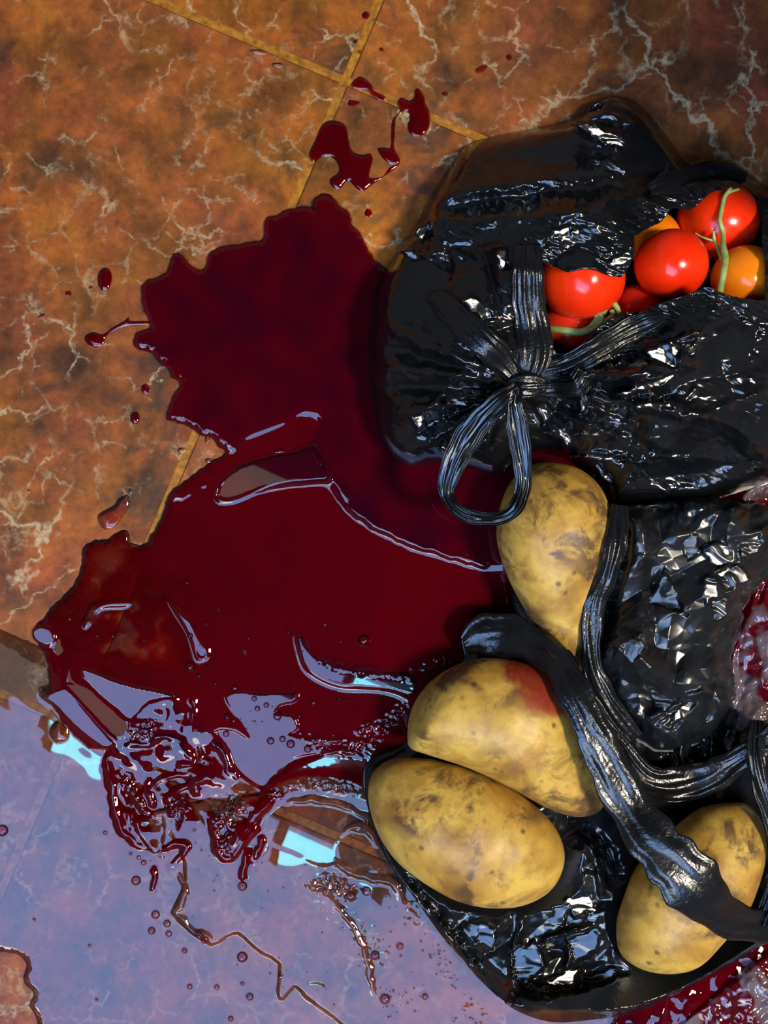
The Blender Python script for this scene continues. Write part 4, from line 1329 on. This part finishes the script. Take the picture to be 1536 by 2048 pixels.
ZB += 70 * smoothstep(1420, 1560, UB) * smoothstep(1440, 1500, VB) * smoothstep(1720, 1600, VB)
ZB += 30 * smoothstep(1180, 1330, UB) * smoothstep(1640, 1560, VB) * rimB * smoothstep(1300, 1360, VB)
ZB = np.maximum(ZB, 12)
# keep the bed under the potatoes it carries
for (cx_, cy_, rx_, ry_, an_) in ((1010, 1470, 230, 130, 0.75), (935, 1665, 215, 130, 0.42), (1385, 1780, 200, 110, -0.82)):
    xr = (UB - cx_) * math.cos(an_) + (VB - cy_) * math.sin(an_); yr = -(UB - cx_) * math.sin(an_) + (VB - cy_) * math.cos(an_)
    e_ = np.sqrt((xr / rx_) ** 2 + (yr / ry_) ** 2)
    cap = 12 + 75 * np.clip(e_ - 0.45, 0, 5) ** 1.5
    ZB = np.minimum(ZB, np.maximum(cap, 12))
film_facets(GB, ZB, [([(1025, 1900), (1070, 1878), (1092, 1930), (1050, 1976), (1030, 1960)], 'w'), ([(1128, 1800), (1180, 1788), (1192, 1820), (1150, 1836)], 'k'), ([(1130, 1882), (1202, 1850), (1192, 1902), (1150, 1922)], 'w'),
    ([(1092, 1962), (1162, 1930), (1142, 1982), (1100, 1986)], 'k'), ([(958, 1838), (990, 1860), (986, 1902), (954, 1880)], 'w'), ([(1170, 1955), (1230, 1935), (1226, 1952), (1180, 1970)], 'w'), ([(1106, 1816), (1140, 1810), (1126, 1850), (1110, 1850)], 'w')])
grid_mesh('bag_film', GB, dB, ZB, M['film'], bagB)

C_OUT = [(1226, 1040), (1240, 1008), (1300, 1004), (1400, 992), (1480, 1000), (1560, 1020), (1580, 1090), (1540, 1150), (1500, 1190), (1484, 1250), (1462, 1320), (1474, 1400), (1444, 1456), (1400, 1490), (1340, 1506), (1290, 1496), (1240, 1440), (1204, 1384),
    (1176, 1340), (1166, 1280), (1156, 1204), (1176, 1198), (1196, 1190), (1206, 1140), (1222, 1090)]
GC = Grid(1140, 1600, 985, 1520, 2.0)
UC, VC = GC.U, GC.V
dC = GC.sdf(smooth_poly(C_OUT, True, 2), 40, 1) + 6 * gnoise(UC, VC, 44, 325) + 3 * gnoise(UC, VC, 17, 326)
ZC = 66 + 92 * np.sqrt(np.clip(1 - (1 - np.clip(dC / 90, 0, 1)) ** 2, 0, 1))
ZC += smoothstep(0, 16, dC) * (1 - 0.45 * np.exp(-(((UC - 1430) / 110) ** 2 + ((VC - 1150) / 100) ** 2))) * (76 * (facet(UC, VC, 110, 321, 0.8) - 0.5) + 34 * (facet(UC, VC, 50, 322, 0.7) - 0.5) + 11 * (facet(UC, VC, 25, 323) - 0.5))
for pts, w, a in [([(1250, 1030), (1240, 1120), (1215, 1220), (1200, 1330)], 14, -40), ([(1290, 1440), (1350, 1410), (1420, 1380)], 10, 18)]:
    GC.stroke(pts, w, a, 'gauss', 0.15, ZC)
ZC -= 40 * smoothstep(1330, 1500, VC)
film_facets(GC, ZC, [([(1298, 1208), (1330, 1132), (1345, 1175), (1374, 1230), (1340, 1216)], 'w'), ([(1405, 1100), (1450, 1075), (1470, 1120), (1430, 1140)], 'k'), ([(1432, 1146), (1480, 1122), (1500, 1160), (1452, 1186)], 'k'),
    ([(1404, 1150), (1428, 1158), (1442, 1202), (1410, 1212)], 'k'), ([(1472, 1080), (1520, 1068), (1522, 1108), (1482, 1116)], 'k'), ([(1238, 1292), (1280, 1268), (1292, 1300), (1262, 1326)], 'w'), ([(1300, 1378), (1350, 1398), (1332, 1428), (1308, 1410)], 'w'),
    ([(1204, 1120), (1236, 1110), (1226, 1146), (1202, 1172)], 'w'), ([(1320, 1444), (1380, 1400), (1392, 1410), (1340, 1460)], 'k'), ([(1420, 1200), (1450, 1196), (1460, 1236), (1432, 1240)], 'k'), ([(1366, 1080), (1390, 1060), (1400, 1100), (1376, 1120)], 'w')], 6.0)
ZC = np.maximum(ZC, 60)
grid_mesh('crumpled_mouth', GC, dC, ZC, M['film_mouth'], bagB)
ribbon([(930, 1290, 60, 22), (960, 1276, 70, 42), (1010, 1272, 84, 46), (1062, 1288, 112, 38), (1108, 1318, 158, 34), (1146, 1380, 196, 36), (1182, 1452, 206, 38), (1216, 1530, 200, 40), (1256, 1610, 196, 42), (1306, 1680, 212, 50),
        (1362, 1742, 226, 60), (1412, 1798, 216, 54), (1462, 1838, 176, 40), (1530, 1852, 130, 34), (1600, 1840, 100, 30)], 11, M['film_strap'], 'strap', bagB, 1.7, 0.42, seed=11)
ribbon([(1030, 1172, 70, 8), (1046, 1220, 80, 16), (1078, 1268, 90, 18), (1120, 1306, 110, 18), (1150, 1340, 120, 14)], 8, M['film_strap'], 'strap', bagB, 5, 0.7, seed=12)
ribbon([(1240, 1010, 150, 20), (1232, 1080, 170, 24), (1214, 1150, 165, 22), (1190, 1206, 140, 24), (1182, 1270, 130, 24), (1186, 1340, 120, 22), (1220, 1410, 110, 24), (1270, 1480, 90, 22)], 10, M['film_strap'], 'strap', bagB, 2, 0.5, seed=13)
ribbon([(1230, 1470, 96, 20), (1300, 1560, 104, 30), (1400, 1560, 96, 34), (1480, 1520, 130, 30), (1560, 1470, 140, 30)], 12, M['film_strap'], 'fold', bagB, 2, 0.5, seed=14)
ribbon([(1516, 1440, 130, 16), (1512, 1510, 150, 20), (1524, 1580, 150, 20), (1548, 1650, 140, 20), (1556, 1750, 130, 20), (1520, 1850, 130, 18)], 11, M['film_strap'], 'fold', bagB, 2.4, 0.6, seed=15)

# ---- clear wrap with red liquid at the right edge
def wrap_sheet(outline, base, rise, label, seed):
    o = np.array(outline, float)
    g3 = Grid(o[:, 0].min() - 10, o[:, 0].max() + 10, o[:, 1].min() - 10, o[:, 1].max() + 10, 2.5)
    d = g3.sdf(smooth_poly(outline, True, 3), 40)
    z = base + rise * np.sqrt(np.clip(d / 120, 0, 1)) + smoothstep(0, 14, d) * (34 * (facet(g3.U, g3.V, 74, seed) - 0.5) + 14 * (facet(g3.U, g3.V, 34, seed + 3) - 0.5) + 3 * gnoise(g3.U, g3.V, 16, seed + 6))
    w = grid_mesh('plastic_wrap', g3, d, np.maximum(z, 16), M['wrap'], None)
    tag(w, label, 'plastic wrap', 'pieces of clear plastic wrap')
wrap_sheet([(1482, 1000), (1510, 972), (1560, 956), (1650, 960), (1650, 1500), (1500, 1520), (1440, 1500), (1436, 1450), (1468, 1392), (1462, 1318), (1486, 1250), (1512, 1180), (1536, 1120), (1520, 1040)], 40, 40,
    'crumpled clear plastic wrap smeared with red beside the crumpled black bag mouth', 331)
wrap_sheet([(1290, 2130), (1352, 2062), (1400, 2020), (1440, 1984), (1490, 1934), (1540, 1902), (1640, 1880), (1660, 2130)], 16, 20,
    'crumpled clear plastic wrap smeared with red in the lower right corner', 351)
